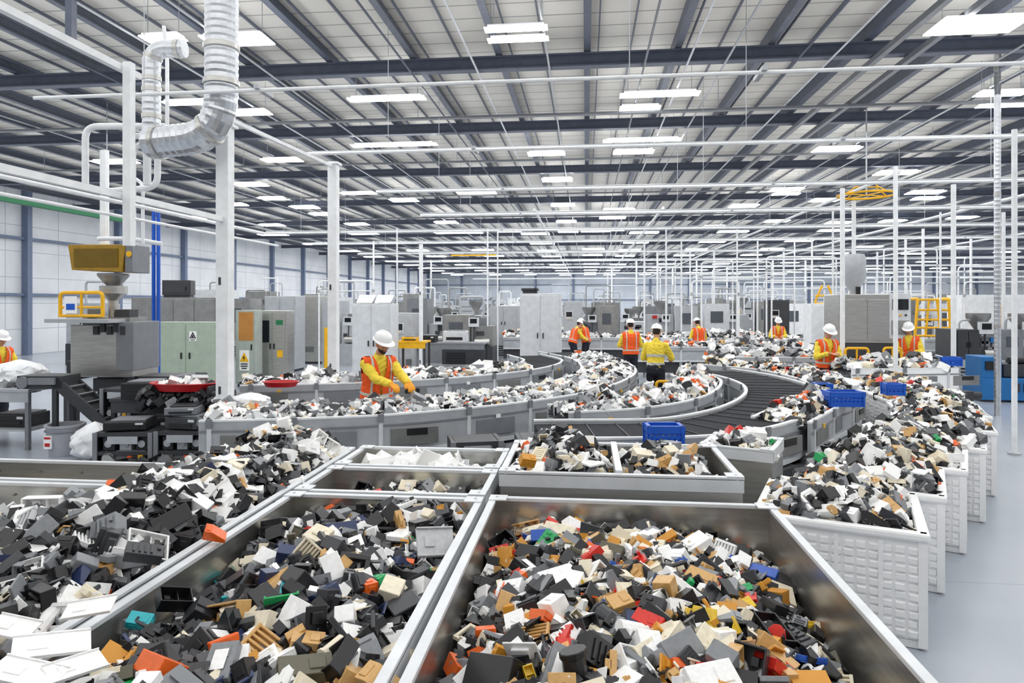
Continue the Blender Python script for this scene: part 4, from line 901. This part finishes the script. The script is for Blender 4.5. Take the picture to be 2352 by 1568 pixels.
def crate(label, loc, w, dp, h, rz=0., m='blue'):
    r = thing('slotted_crate', label, 'crate', loc, rz); k = MB()
    for a, ln, of in ((0, w, dp/2), (PI/2, dp, w/2), (PI, w, dp/2), (-PI/2, dp, w/2)):
        R = RZ(a)
        for z in (.04*1, h*.5, ): c = R @ Vector((0, -of+.01, z)); k.box(c.x, c.y, c.z, ln, .02, h*.14, R)
        nn = max(4, int(ln/.05))
        for i in range(nn+1): c = R @ Vector((-ln/2+ln*i/nn, -of+.01, h/2)); k.box(c.x, c.y, c.z, .024, .018, h, R)
    k.box(0, 0, .015, w, dp, .03); k.build('basket_body', MT[m], r)
    k = MB()
    for a, ln, of in ((0, w, dp/2), (PI/2, dp, w/2), (PI, w, dp/2), (-PI/2, dp, w/2)):
        R = RZ(a); c = R @ Vector((0, -of+.01, h-.03)); k.box(c.x, c.y, c.z, ln+.03, .035, .07, R)
    k.build('rim', MT[m], r); return r
q = WD(1524, 6.55); crate('blue slotted crate at the front of the empty dark belt', (q.x, q.y, .94), .33, .24, .2, .1)
o = B(0, 0, .465, .42, .3, .93).build('crate_stand', MT['mgrey']); o.location = (q.x, q.y, 0.0); tag(o, 'low grey stand under the front blue crate', 'stand')
q = WD(1935, 9.05); crate('wide blue crate lying on scrap by the right conveyor', (q.x, q.y, .95), .44, .28, .19, .1)
q = WD(1888, 9.6); crate('narrow blue crate behind the wide blue crate', (q.x, q.y, .98), .22, .2, .2, -.1)
q = WD(2051, 9.75); crate('small blue crate right of the wide blue crate', (q.x, q.y, 1.0), .24, .2, .16, 0)
q = WD(2178, 14.35); crate('blue crate on the white sided conveyor left of blue machine', (q.x, q.y, 1.0), .4, .3, .18, 0)
# left hopper machine
p = WD(266, 11.6); r = thing('hopper_machine', 'stainless machine with ochre hopper box on a stand at left', 'machine', p, .05); r.scale = (.82, .82, 1)
B(0, 0, 1.52, 1.3, .9, .86).build('body', MT['steel'], r, bevel=.012); B(.5, -.02, 1.6, .36, .92, .8).build('side_cover', MT['mgrey'], r, bevel=.01)
B(-.62, -.1, 1.2, .3, .6, .3).build('gearbox', MT['dgrey'], r, bevel=.01)
k = MB()
for i in range(5): k.box(-.1+.14*i, -.47, 1.86+.04*(i % 2), .1, .05, .14)
k.build('valve_bank', MT['dgrey'], r); B(0, 0, 2., 1.0, .6, .14).build('top_plate', MT['steel2'], r)
B(.3, -.1, 2.1, .3, .3, .2).build('actuator', MT['dgrey'], r); B(-.3, -.2, 2.1, .2, .2, .22).build('actuator', MT['mgrey'], r)
for sx in (-1, 1):
    for sy in (-1, 1): B(sx*.58, sy*.38, .55, .09, .09, 1.1).build('leg', MT['dgrey'], r)
k = MB()
for sy in (-1, 1): k.box(0, sy*.38, .5, 1.3, .05, .06, R=Matrix.Rotation(.7*sy, 3, 'Y'))
k.build('cross_brace', MT['dgrey'], r)
B(.1, -.1, .95, .7, .5, .22).build('discharge_box', MT['dgrey'], r, bevel=.01)
MB().lathe([(.1, 0), (.1, .3), (.26, .42), (.26, .55)], (-.05, 0, 2.05), 16).build('funnel_base', MT['steel'], r, True)
MB().lathe([(.06, 0), (.06, .28), (.3, .52), (.3, .56)], (-.05, 0, 2.25), 16).build('funnel', MT['steel2'], r, True)
o = MB(); o.prism([(-.78, 3.28), (.42, 3.28), (.36, 2.82), (-.7, 2.86)], -.35, .3); o = o.build('hopper_box', MT['ochre'], r, bevel=.012)
B(-.18, -.36, 3.06, .92, .02, .3).build('hopper_window', mat('amber_window', (120, 95, 30), .2), o)
B(.48, -.02, 3.05, .16, .6, .46).build('hopper_end_cap', MT['mgrey'], r, bevel=.01); MB().cyl((.5, -.33, 3.12), (.5, -.36, 3.12), .05, n=12).build('knob', MT['yellow'], r)
def railing(label, px, d, z0, w, h, m='yellow', board=False):
    p = WD(px, d); r = thing('guard_rail', label, 'railing', (p.x, p.y, z0))
    MB().tube(bend([Vector(v) for v in ((-w/2, 0, 0), (-w/2, 0, h), (w/2, 0, h), (w/2, 0, 0))], .08), .03, 8).build('hoop', MT[m], r, True)
    MB().cyl((0, 0, 0), (0, 0, h), .022, n=8).build('upright', MT[m], r); MB().cyl((-w/2, 0, h*.4), (w/2, 0, h*.4), .02, n=8).build('mid_bar', MT[m], r); MB().cyl((-w/2, 0, .02), (w/2, 0, .02), .025, n=8).build('bottom_bar', MT[m], r)
    if board:
        o = B(-w*.22, -.03, h*.5, .22, .01, h*.7).build('notice', MT['wht'], r); B(-w*.22, -.037, h*.42, .15, .008, h*.25).build('blue_print', MT['blue'], o)
    return r
railing('yellow guard rail with blue notice beside the ochre hopper', 187, 11.2, 2.08, .75, .4, 'yellow', True)
o = B(0, 0, -.04, 1.1, .5, .06).build('platform_deck', MT['grey']); q = WD(200, 11.2); o.location = (q.x, q.y, 2.06); tag(o, 'small grey platform under the yellow guard rail at left', 'platform')
# right hopper machine
p = WD(1988, 17.3); r = thing('hopper_machine', 'stainless machine with round hopper and control screen at right', 'machine', p, -.04)
B(0, 0, .66, 1.55, 1.2, 1.32).build('base_cabinet', MT['dgrey'], r, bevel=.01); B(-.2, 0, 1.93, 1.25, 1.2, 1.2).build('body', MT['steel'], r, bevel=.015)
o = B(.57, -.05, 2.0, .48, 1.2, 1.1).build('control_panel', MT['lgrey'], r, bevel=.01); B(.57, -.66, 2.28, .36, .02, .26).build('screen', MT['glass'], o)
for i in range(3): MB().cyl((.45+.12*i, -.65, 2.02), (.45+.12*i, -.68, 2.02), .025, n=10).build('button', MT[('red', 'yellow', 'black')[i]], o)
B(.57, -.66, 1.72, .4, .02, .34).build('lower_door', MT['steel2'], r)
for i in range(2): B(-.5+.62*i, -.61, 1.9, .56, .02, 1.0).build('door', MT['steel'], r, bevel=.006)
MB().lathe([(.1, 0), (.1, .1), (.28, .42), (.28, .95), (.24, 1.05), (0, 1.05)], (-.28, 0, 2.5), 22).build('hopper', MT['grey'], r, True)
B(-.28, -.3, 2.62, .1, .05, .2).build('level_sensor', MT['black'], r); MB().cyl((-.28, 0, 3.5), (-.28, 0, 4.9), .05, n=10).build('feed_pipe', MT['paint'], r, True)
k = MB()
for i in range(8): k.box(-.5, -.61, .5+.07*i, .4, .02, .03)
k.build('vent', MT['black'], r)
railing('yellow guard rail at foot of the stainless hopper machine', 1968, 15.6, 0.0, .5, 1.28)
railing('short yellow guard rail right of the stainless hopper machine', 2050, 16.2, 0.0, .4, 1.25)
railing('small yellow rail beside the worker at centre by conveyor', 1525, 13.6, 0., .3, .75)
p = WD(2132, 21.5); r = thing('ladder_frame', 'yellow tubular ladder frame behind the worker at right', 'frame', p)
for s in (-1, 1):
    MB().tube(bend([Vector(v) for v in ((s*.62, -.3, 0), (s*.45, -.3, 2.45), (s*.45, .3, 2.45), (s*.62, .3, 0))], .06), .045, 8).build('side_hoop', MT['yellow'], r, True)
    MB().cyl((s*.22, -.3, 1.3), (s*.12, -.3, 2.4), .035, n=8).build('upright', MT['yellow'], r)
for z in (1.3, 1.55, 1.8, 2.1, 2.42): MB().cyl((-.5, -.3, z), (.5, -.3, z), .035, n=8).build('rung', MT['yellow'], r)
p = WD(1895, 26); r = thing('ladder_frame', 'small yellow bracket frame above the standing worker at right', 'frame', p)
for s in (-1, 1): MB().tube([(s*.3, 0, 0), (s*.35, 0, 2.4), (s*.1, 0, 3.)], .04, 8).build('side_hoop', MT['yellow'], r, True)
for z in (2.3, 2.6): MB().cyl((-.35, 0, z), (.35, 0, z), .035, n=8).build('rung', MT['yellow'], r)
q = WD(749, 20); bar('bollard', 'yellow vertical bollard beside the right thick column', 'bollard', [(q.x, q.y, 0), (q.x, q.y, 1.6)], .06, 'yellow')
q = WD(2303, 20.5); bar('bollard', 'tall yellow pole near right edge', 'bollard', [(q.x, q.y, 0), (q.x, q.y, 2.3)], .05, 'yellow')

# ------------------------------------------------------------------ people
def remesh(mb, vox, it=2):
    me = bpy.data.meshes.new('t'); me.from_pydata(mb.v, [], mb.f); ob = bpy.data.objects.new('t', me); C.objects.link(ob)
    m = ob.modifiers.new('r', 'REMESH'); m.mode = 'VOXEL'; m.voxel_size = vox
    s = ob.modifiers.new('s', 'SMOOTH'); s.factor = .5; s.iterations = it
    dg = bpy.context.evaluated_depsgraph_get(); dg.update()
    r = bpy.data.meshes.new_from_object(ob.evaluated_get(dg)); bpy.data.objects.remove(ob)
    r.polygons.foreach_set('use_smooth', [True]*len(r.polygons)); return r
def folds(me, amp, fx_=(10, 10, 26)):
    nrm = [v.normal.copy() for v in me.vertices]
    for v, n_ in zip(me.vertices, nrm):
        c = v.co; q = Vector((c.x*fx_[0]+noise.noise(c*7)*1.2, c.y*fx_[1], c.z*fx_[2]+c.x*14)); v.co = c+n_*amp*(noise.noise(q)+.5*noise.noise(q*2.1))
    me.update()
def put(name, me, m, parent):
    me.name = name; me.materials.clear(); me.materials.append(MT[m] if isinstance(m, str) else m)
    me.polygons.foreach_set('material_index', [0]*len(me.polygons))
    o = bpy.data.objects.new(name, me); C.objects.link(o); o.parent = parent; return o
def cut(me, keep, push=0., planes=()):
    bm = bmesh.new(); bm.from_mesh(me)
    for co, no in planes: bmesh.ops.bisect_plane(bm, geom=bm.verts[:]+bm.edges[:]+bm.faces[:], plane_co=co, plane_no=no, dist=1e-5)
    bmesh.ops.delete(bm, geom=[f for f in bm.faces if not keep(f.calc_center_median())], context='FACES')
    bm.normal_update()
    if push:
        for v in bm.verts: v.co += v.normal*push
    n = bpy.data.meshes.new('c'); bm.to_mesh(n); bm.free(); n.polygons.foreach_set('use_smooth', [True]*len(n.polygons)); return n
SEC = [(-.14, .15, .10), (-.05, .17, .118), (.05, .162, .115), (.16, .15, .108), (.28, .17, .12), (.38, .185, .12), (.45, .165, .1), (.5, .1, .075), (.54, .06, .06)]
def torso(mb, P, U, Fv, g, t0=-.14, t1=.54):
    n = 20; X = Vector((1, 0, 0)); vs = []; ss = [s for s in SEC if t0 <= s[0] <= t1]
    for t, rx, ry in ss:
        for j in range(n):
            a = 2*PI*j/n; vs.append(P+U*t+X*((rx+g)*math.cos(a))+Fv*((ry+g)*math.sin(a)))
    k = len(ss); fs = [(i*n+j, i*n+(j+1) % n, (i+1)*n+(j+1) % n, (i+1)*n+j) for i in range(k-1) for j in range(n)]+[tuple(range(n-1, -1, -1)), tuple(range((k-1)*n, k*n))]
    mb.add(vs, fs)
def person(label, px, d, face, h=1.78, lean=0.1, hp=.3, hy=0., hands=None, wt=None, outfit='vest', gloves=False, vox=.008, beard=False):
    """face: heading in degrees, 0 = away from the camera along the hall, 180 = toward it"""
    p = WD(px, d); yaw = math.radians(face); root = thing('person', label, 'person', p, yaw); k = h/1.78; root.scale = (k, k, k)
    if wt:
        Mi = RZ(-yaw); hands = [Mi @ ((Vector(w)-p)/k) for w in wt]
    P = Vector((0, -.12*math.sin(lean), .95)); U = Vector((0, math.sin(lean), math.cos(lean))); Fv = Vector((0, math.cos(lean), -math.sin(lean))); X = Vector((1, 0, 0))
    legs = []
    for s in (-1, 1): legs.append([P+Vector((s*.09, 0, -.03)), Vector((s*.1, .03, .5)), Vector((s*.105, -.02, .1))])
    nb = P+U*.5; Rh = RZ(hy) @ Matrix.Rotation(-(lean*.5+hp), 3, 'X'); hu = Rh @ Vector((0, 0, 1)); hf = Rh @ Vector((0, 1, 0)); hx = Rh @ X
    hc = nb+U*.09+hu*.12+hf*.025
    arms = []
    for i, s in enumerate((-1, 1)):
        Sh = P+U*.43+X*(s*.18); T = Vector(hands[i]) if hands else Sh+Vector((s*.06, .06, -.53)); dv = T-Sh; L = dv.length; a, b = .29, .27
        if L > .545: dv = dv*(.545/L); T = Sh+dv; L = .545
        w = dv.normalized(); ca = (a*a+L*L-b*b)/(2*a*L); ca = max(-1, min(1, ca)); pole = Vector((s*.6, -.45, -.8)); pole = (pole-w*pole.dot(w)).normalized()
        E = Sh+w*(a*ca)+pole*(a*math.sqrt(1-ca*ca)); arms.append((Sh, E, T, s))
    def hand(mb, E, T, s, g=0.):
        dr = (T-E).normalized(); dr = (dr+Vector((0, .15, -.25))).normalized(); dn = Vector((0, 0, -1)); dn = dn-dr*dn.dot(dr)
        dn = dn.normalized() if dn.length > .1 else Vector((0, -1, 0)); lt = dr.cross(dn).normalized()
        if lt.dot(Vector((-s, 0, 0))) < 0: lt = -lt
        R = Matrix((lt, dr, dn)).transposed(); mb.ell(T+dr*.045, (.042+g, .06+g, .02+g), R)
        for q, (o, ln) in enumerate(((.03, .9), (.01, 1.), (-.011, .95), (-.031, .75))):
            b0 = T+dr*.08+lt*o; b1 = b0+(dr*.036+dn*.008+lt*o*.25)*ln; b2 = b1+(dr*.8+dn*.6)*.026*ln; b3 = b2+(dr*.35+dn*.9)*.02*ln
            mb.chain([T+dr*.05+lt*o, b0, b1, b2, b3], [.011+g, .0115+g, .0105+g, .0098+g, .009+g], 8)
        t0 = T+dr*.02+lt*.03; t1 = t0+lt*.026+dr*.022; t2 = t1+dr*.03+lt*.01+dn*.008; mb.chain([t0, t1, t2, t2+dr*.018+dn*.01], [.014+g, .0135+g, .012+g, .0105+g], 8)
    body = MB(); torso(body, P, U, Fv, 0)
    for lg in legs:
        body.chain(lg, [.085, .06, .042]); body.chain([lg[2]+Vector((0, -.03, -.06)), lg[2]+Vector((0, .14, -.07))], [.035, .03])
    for Sh, E, T, s in arms: body.chain([P+U*.42+X*s*.1, Sh, E, T], [.07, .058, .042, .029]); hand(body, E, T, s)
    body.chain([nb-U*.04, nb+U*.06+hf*.01, hc-hu*.06], [.062, .056, .055])
    body.ell(hc+hu*.02-hf*.008, (.076, .096, .1), Rh); body.ell(hc-hu*.055+hf*.03, (.056, .062, .06), Rh); body.ell(hc-hu*.098+hf*.062, (.026, .022, .02), Rh)
    body.chain([hc+hf*.083+hu*.012, hc+hf*.108-hu*.028], [.009, .0145], 8); body.ell(hc+hf*.078+hu*.026, (.055, .016, .011), Rh)
    for s in (-1, 1): body.ell(hc+hx*(s*.078)-hf*.008-hu*.012, (.012, .022, .034), Rh); body.ell(hc+hx*(s*.012)+hf*.098-hu*.03, (.01, .01, .009), Rh); body.ell(hc+hx*(s*.04)+hf*.066-hu*.03, (.025, .02, .022), Rh)
    body.ell(hc+hf*.087-hu*.06, (.026, .012, .012), Rh)
    put('body', remesh(body, vox, 1), 'skin', root)
    for s in (-1, 1):
        o = MB().ell(hc+hx*(s*.031)+hf*.078+hu*.004, (.014, .012, .009), Rh, 10, 7).build('eye', MT['eye'], root, True)
        MB().ell(hc+hx*(s*.031)+hf*.0885+hu*.003, (.006, .003, .006), Rh, 8, 6).build('iris', MT['iris'], o, True)
        MB().ell(hc+hx*(s*.032)+hf*.09+hu*.022, (.02, .006, .005), Rh, 8, 6).build('eyebrow', MT['hair'], root, True)
    MB().ell(hc+hf*.097-hu*.062, (.022, .006, .007), Rh, 10, 6).build('mouth', MT['lip'], root, True)
    hr = MB(); hr.ell(hc+hu*.012-hf*.022, (.079, .086, .085), Rh)
    put('hair', cut(remesh(hr, .01, 1), lambda c: (c-hc).dot(hf) < .02 and (c-hc).dot(hu) > -.07), 'hair', root)
    if beard:
        bd = MB(); bd.ell(hc-hu*.06+hf*.032, (.059, .066, .062), Rh); bd.ell(hc-hu*.098+hf*.064, (.029, .025, .023), Rh)
        put('beard', cut(remesh(bd, .006, 1), lambda c: (c-hc).dot(hu) < -.052 and (c-hc).dot(hf) > -.01 and not (abs((c-hc).dot(hx)) < .022 and (c-hc).dot(hu) > -.075)), 'hair', root)
    sm = MB(); torso(sm, P, U, Fv, .014, -.06)
    for Sh, E, T, s in arms:
        c1 = E+(T-E)*.3; sm.chain([P+U*.42+X*s*.1, Sh, (Sh+E)/2, E, c1, E+(T-E)*.93], [.08, .076, .07, .06, .058, .045])
    sm.chain([nb-U*.02, nb+U*.035], [.07, .068])
    jm = remesh(sm, max(vox, .01), 2); folds(jm, .011)
    put('jacket' if outfit == 'jacket' else 'shirt', jm, 'shirt', root)
    tl = lambda c: (c-P).dot(U)
    if outfit == 'vest':
        vm = MB(); torso(vm, P, U, Fv, .052, -.14, .5)
        for s in (-1, 1): vm.chain([P+U*.43+X*s*.06, P+U*.435+X*s*.165], [.104, .1])
        V = remesh(vm, .012, 2); folds(V, .006)
        def keep(c):
            t = tl(c); f = (c-P).dot(Fv)
            if t < -.06: return False
            if f > .02 and abs(c.x) < (.012+max(0, t-.22)*.24): return False
            if t > .53 or (t > .48 and abs(c.x) < .07): return False
            if abs(c.x) > .222 and t > .2: return False
            return True
        pl = [(P+U*t, U) for t in (-.06, .03, .065, .2, .48, .53)]+[(X*x_, X) for x_ in (-.222, .222, -.11, -.135, .11, .135, -.012, .012, .07, -.07)]
        for s in (-1, 1): pl.append((P+U*.22+X*s*.012, (X*s-U*.24).normalized()))
        put('vest', cut(V, keep, 0, pl), 'vest', root)
        put('reflective_stripe', cut(V, lambda c: keep(c) and (.03 < tl(c) < .065), .005, pl), 'refl', root)
        put('reflective_stripe', cut(V, lambda c: keep(c) and tl(c) > .065 and .11 < c.x < .135, .005, pl), 'refl', root)
        put('reflective_stripe', cut(V, lambda c: keep(c) and tl(c) > .065 and -.135 < c.x < -.11, .005, pl), 'refl', root)
    else:
        for a, b in ((.03, .085), (.2, .255)): put('reflective_stripe', cut(jm, lambda c: a < tl(c) < b and abs(c.x) < .2, .006, [(P+U*a, U), (P+U*b, U)]), 'refl', root)
    tm = MB(); torso(tm, P, U, Fv, .02, -.14, .06); tm.ell(P-U*.1, (.165, .125, .1))
    for lg in legs: tm.chain([lg[0], lg[1], lg[2]], [.105, .082, .07])
    tmm = remesh(tm, .013, 2); folds(tmm, .01, (9, 9, 16)); put('trousers', tmm, 'trous', root)
    for lg in legs:
        bm_ = MB(); bm_.chain([lg[2]+Vector((0, 0, .08)), lg[2], lg[2]+Vector((0, -.03, -.055)), lg[2]+Vector((0, .15, -.06))], [.06, .055, .046, .042]); put('boot', remesh(bm_, .012, 2), 'black', root)
    if gloves:
        for Sh, E, T, s in arms:
            g = MB(); hand(g, E, T, s, .0045); g.chain([T-(T-E).normalized()*.05, T+(T-E).normalized()*.02], [.04, .036]); put('glove', remesh(g, .005, 1), 'glove', root)
    hm = MB(); M3 = Rh; c0 = hc+hu*.05-hf*.006
    prof = [(.112, 0), (.112, .02), (.108, .05), (.096, .082), (.07, .108), (.035, .121), (.001, .124)]
    t_ = MB(); t_.lathe(prof, n=24, sy=1.16); hm.add([c0+M3 @ Vector(v) for v in t_.v], t_.f); he = hm.build('helmet', MT['hat'], root, True)
    br = MB(); n = 24; vs = []
    for rr, zz in ((.105, .012), (.128, .002), (.128, -.006), (.105, 0.)):
        for j in range(n):
            a = 2*PI*j/n; f = max(0, math.sin(a)); r_ = rr+(.05*f**1.5 if rr > .11 else 0); vs.append(c0+M3 @ Vector((r_*math.cos(a), r_*1.12*math.sin(a), zz-(.012*f if rr > .11 else 0))))
    br.add(vs, [(i*n+j, i*n+(j+1) % n, ((i+1) % 4)*n+(j+1) % n, ((i+1) % 4)*n+j) for i in range(4) for j in range(n)]); br.build('brim', MT['hat'], he, True)
    rg = MB(); rg.tube([c0+M3 @ Vector((0, -.125+.25*t/10, .02+.108*math.sin(PI*(.12+.76*t/10)))) for t in range(11)], .012, 8); rg.build('ridge', MT['hat'], he, True)
    return root
dw = 9.6
person('worker in orange vest and orange gloves sorting at foreground conveyor', 866, dw, 218, 1.9, .2, .26, .2, None, (WD(950, dw-.5, 1.16), WD(906, dw-.55, 1.19)), 'vest', True, .0065, True)
o = bpy.data.objects.new('plastic_block', AM[0]); C.objects.link(o); o.location = WD(962, dw-.62, 1.07); o.rotation_euler = (.4, .5, .6); o.scale = (.2, .16, .12); o.material_slots[0].link = 'OBJECT'; o.material_slots[0].material = PM['grey']
tag(o, 'blue grey plastic block held by the foreground worker', 'plastic scrap')
person('worker seen from behind in yellow jacket with silver bands', 1506, 14.2, 345, 1.84, .1, .25, 0, [(-.15, .35, 1.1), (.25, .38, 1.1)], None, 'jacket')
person('worker in orange vest seen from behind left of yellow jacket', 1449, 18.6, 5, 1.84, .05, .2, 0, [(-.2, .32, 1.1), (.2, .32, 1.1)])
person('worker in orange vest standing behind the central conveyors', 1606, 22.9, 20, 1.8, .15, .35, 0, [(-.15, .36, 1.08), (.2, .36, 1.08)])
person('smaller worker facing forward before the black control cabinet', 1786, 25, 175, 1.78, .1, .35, 0, [(-.12, .34, 1.12), (.15, .34, 1.12)])
person('worker looking down facing camera left of stainless hopper machine', 1898, 14.9, 190, 1.83, .08, .4, 0, [(-.08, .3, 1.2), (.12, .3, 1.2)])
person('worker in orange vest right of the stainless hopper machine', 2088, 16.6, 150, 1.83, .12, .35, 0, [(-.15, .34, 1.12), (.15, .34, 1.12)])
person('left one of two distant bending workers', 1318, 25, 300, 1.72, .35, .3, 0, [(-.1, .5, 1.0), (.15, .5, 1.0)])
person('right one of two distant bending workers', 1345, 25.3, 60, 1.74, .25, .3, 0, [(-.1, .45, 1.0), (.15, .45, 1.0)])
person('worker in orange vest cut off by the left edge', -4, 13.2, 250, 1.76, .1, .3, 0, [(-.15, .35, 1.1), (.15, .35, 1.1)])

# ------------------------------------------------------------------ light
def area(loc, sx, sy, p, up=False):
    l = bpy.data.lights.new('hall_and_fill_light', 'AREA'); l.shape = 'RECTANGLE'; l.size = sx; l.size_y = sy; l.energy = p
    o = bpy.data.objects.new('hall_and_fill_light', l); C.objects.link(o); o.location = loc
    if up: o.rotation_euler = (PI, 0, 0)
for i in range(2):
    for j in range(3):
        c = (-3+43*i, 14+36*j); A = 41*35
        area((c[0], c[1], 6.6), 41, 35, PI*A*.97)
        area((c[0], c[1], 5.3), 41, 35, PI*A*.31, True)  # unseen upward fill lamp, added to brighten the roof; no fixture shines up
w = bpy.data.worlds.new('World'); S.world = w; w.use_nodes = True
w.node_tree.nodes['Background'].inputs[0].default_value = (.95, .97, 1, 1); w.node_tree.nodes['Background'].inputs[1].default_value = .34
cam = bpy.data.cameras.new('camera'); co = bpy.data.objects.new('camera', cam); C.objects.link(co)
cam.sensor_width = 36; cam.lens = 24; cam.shift_y = -87/2352.; cam.clip_end = 300
co.location = (0, 0, H); co.rotation_euler = (PI/2, 0, TH); S.camera = co
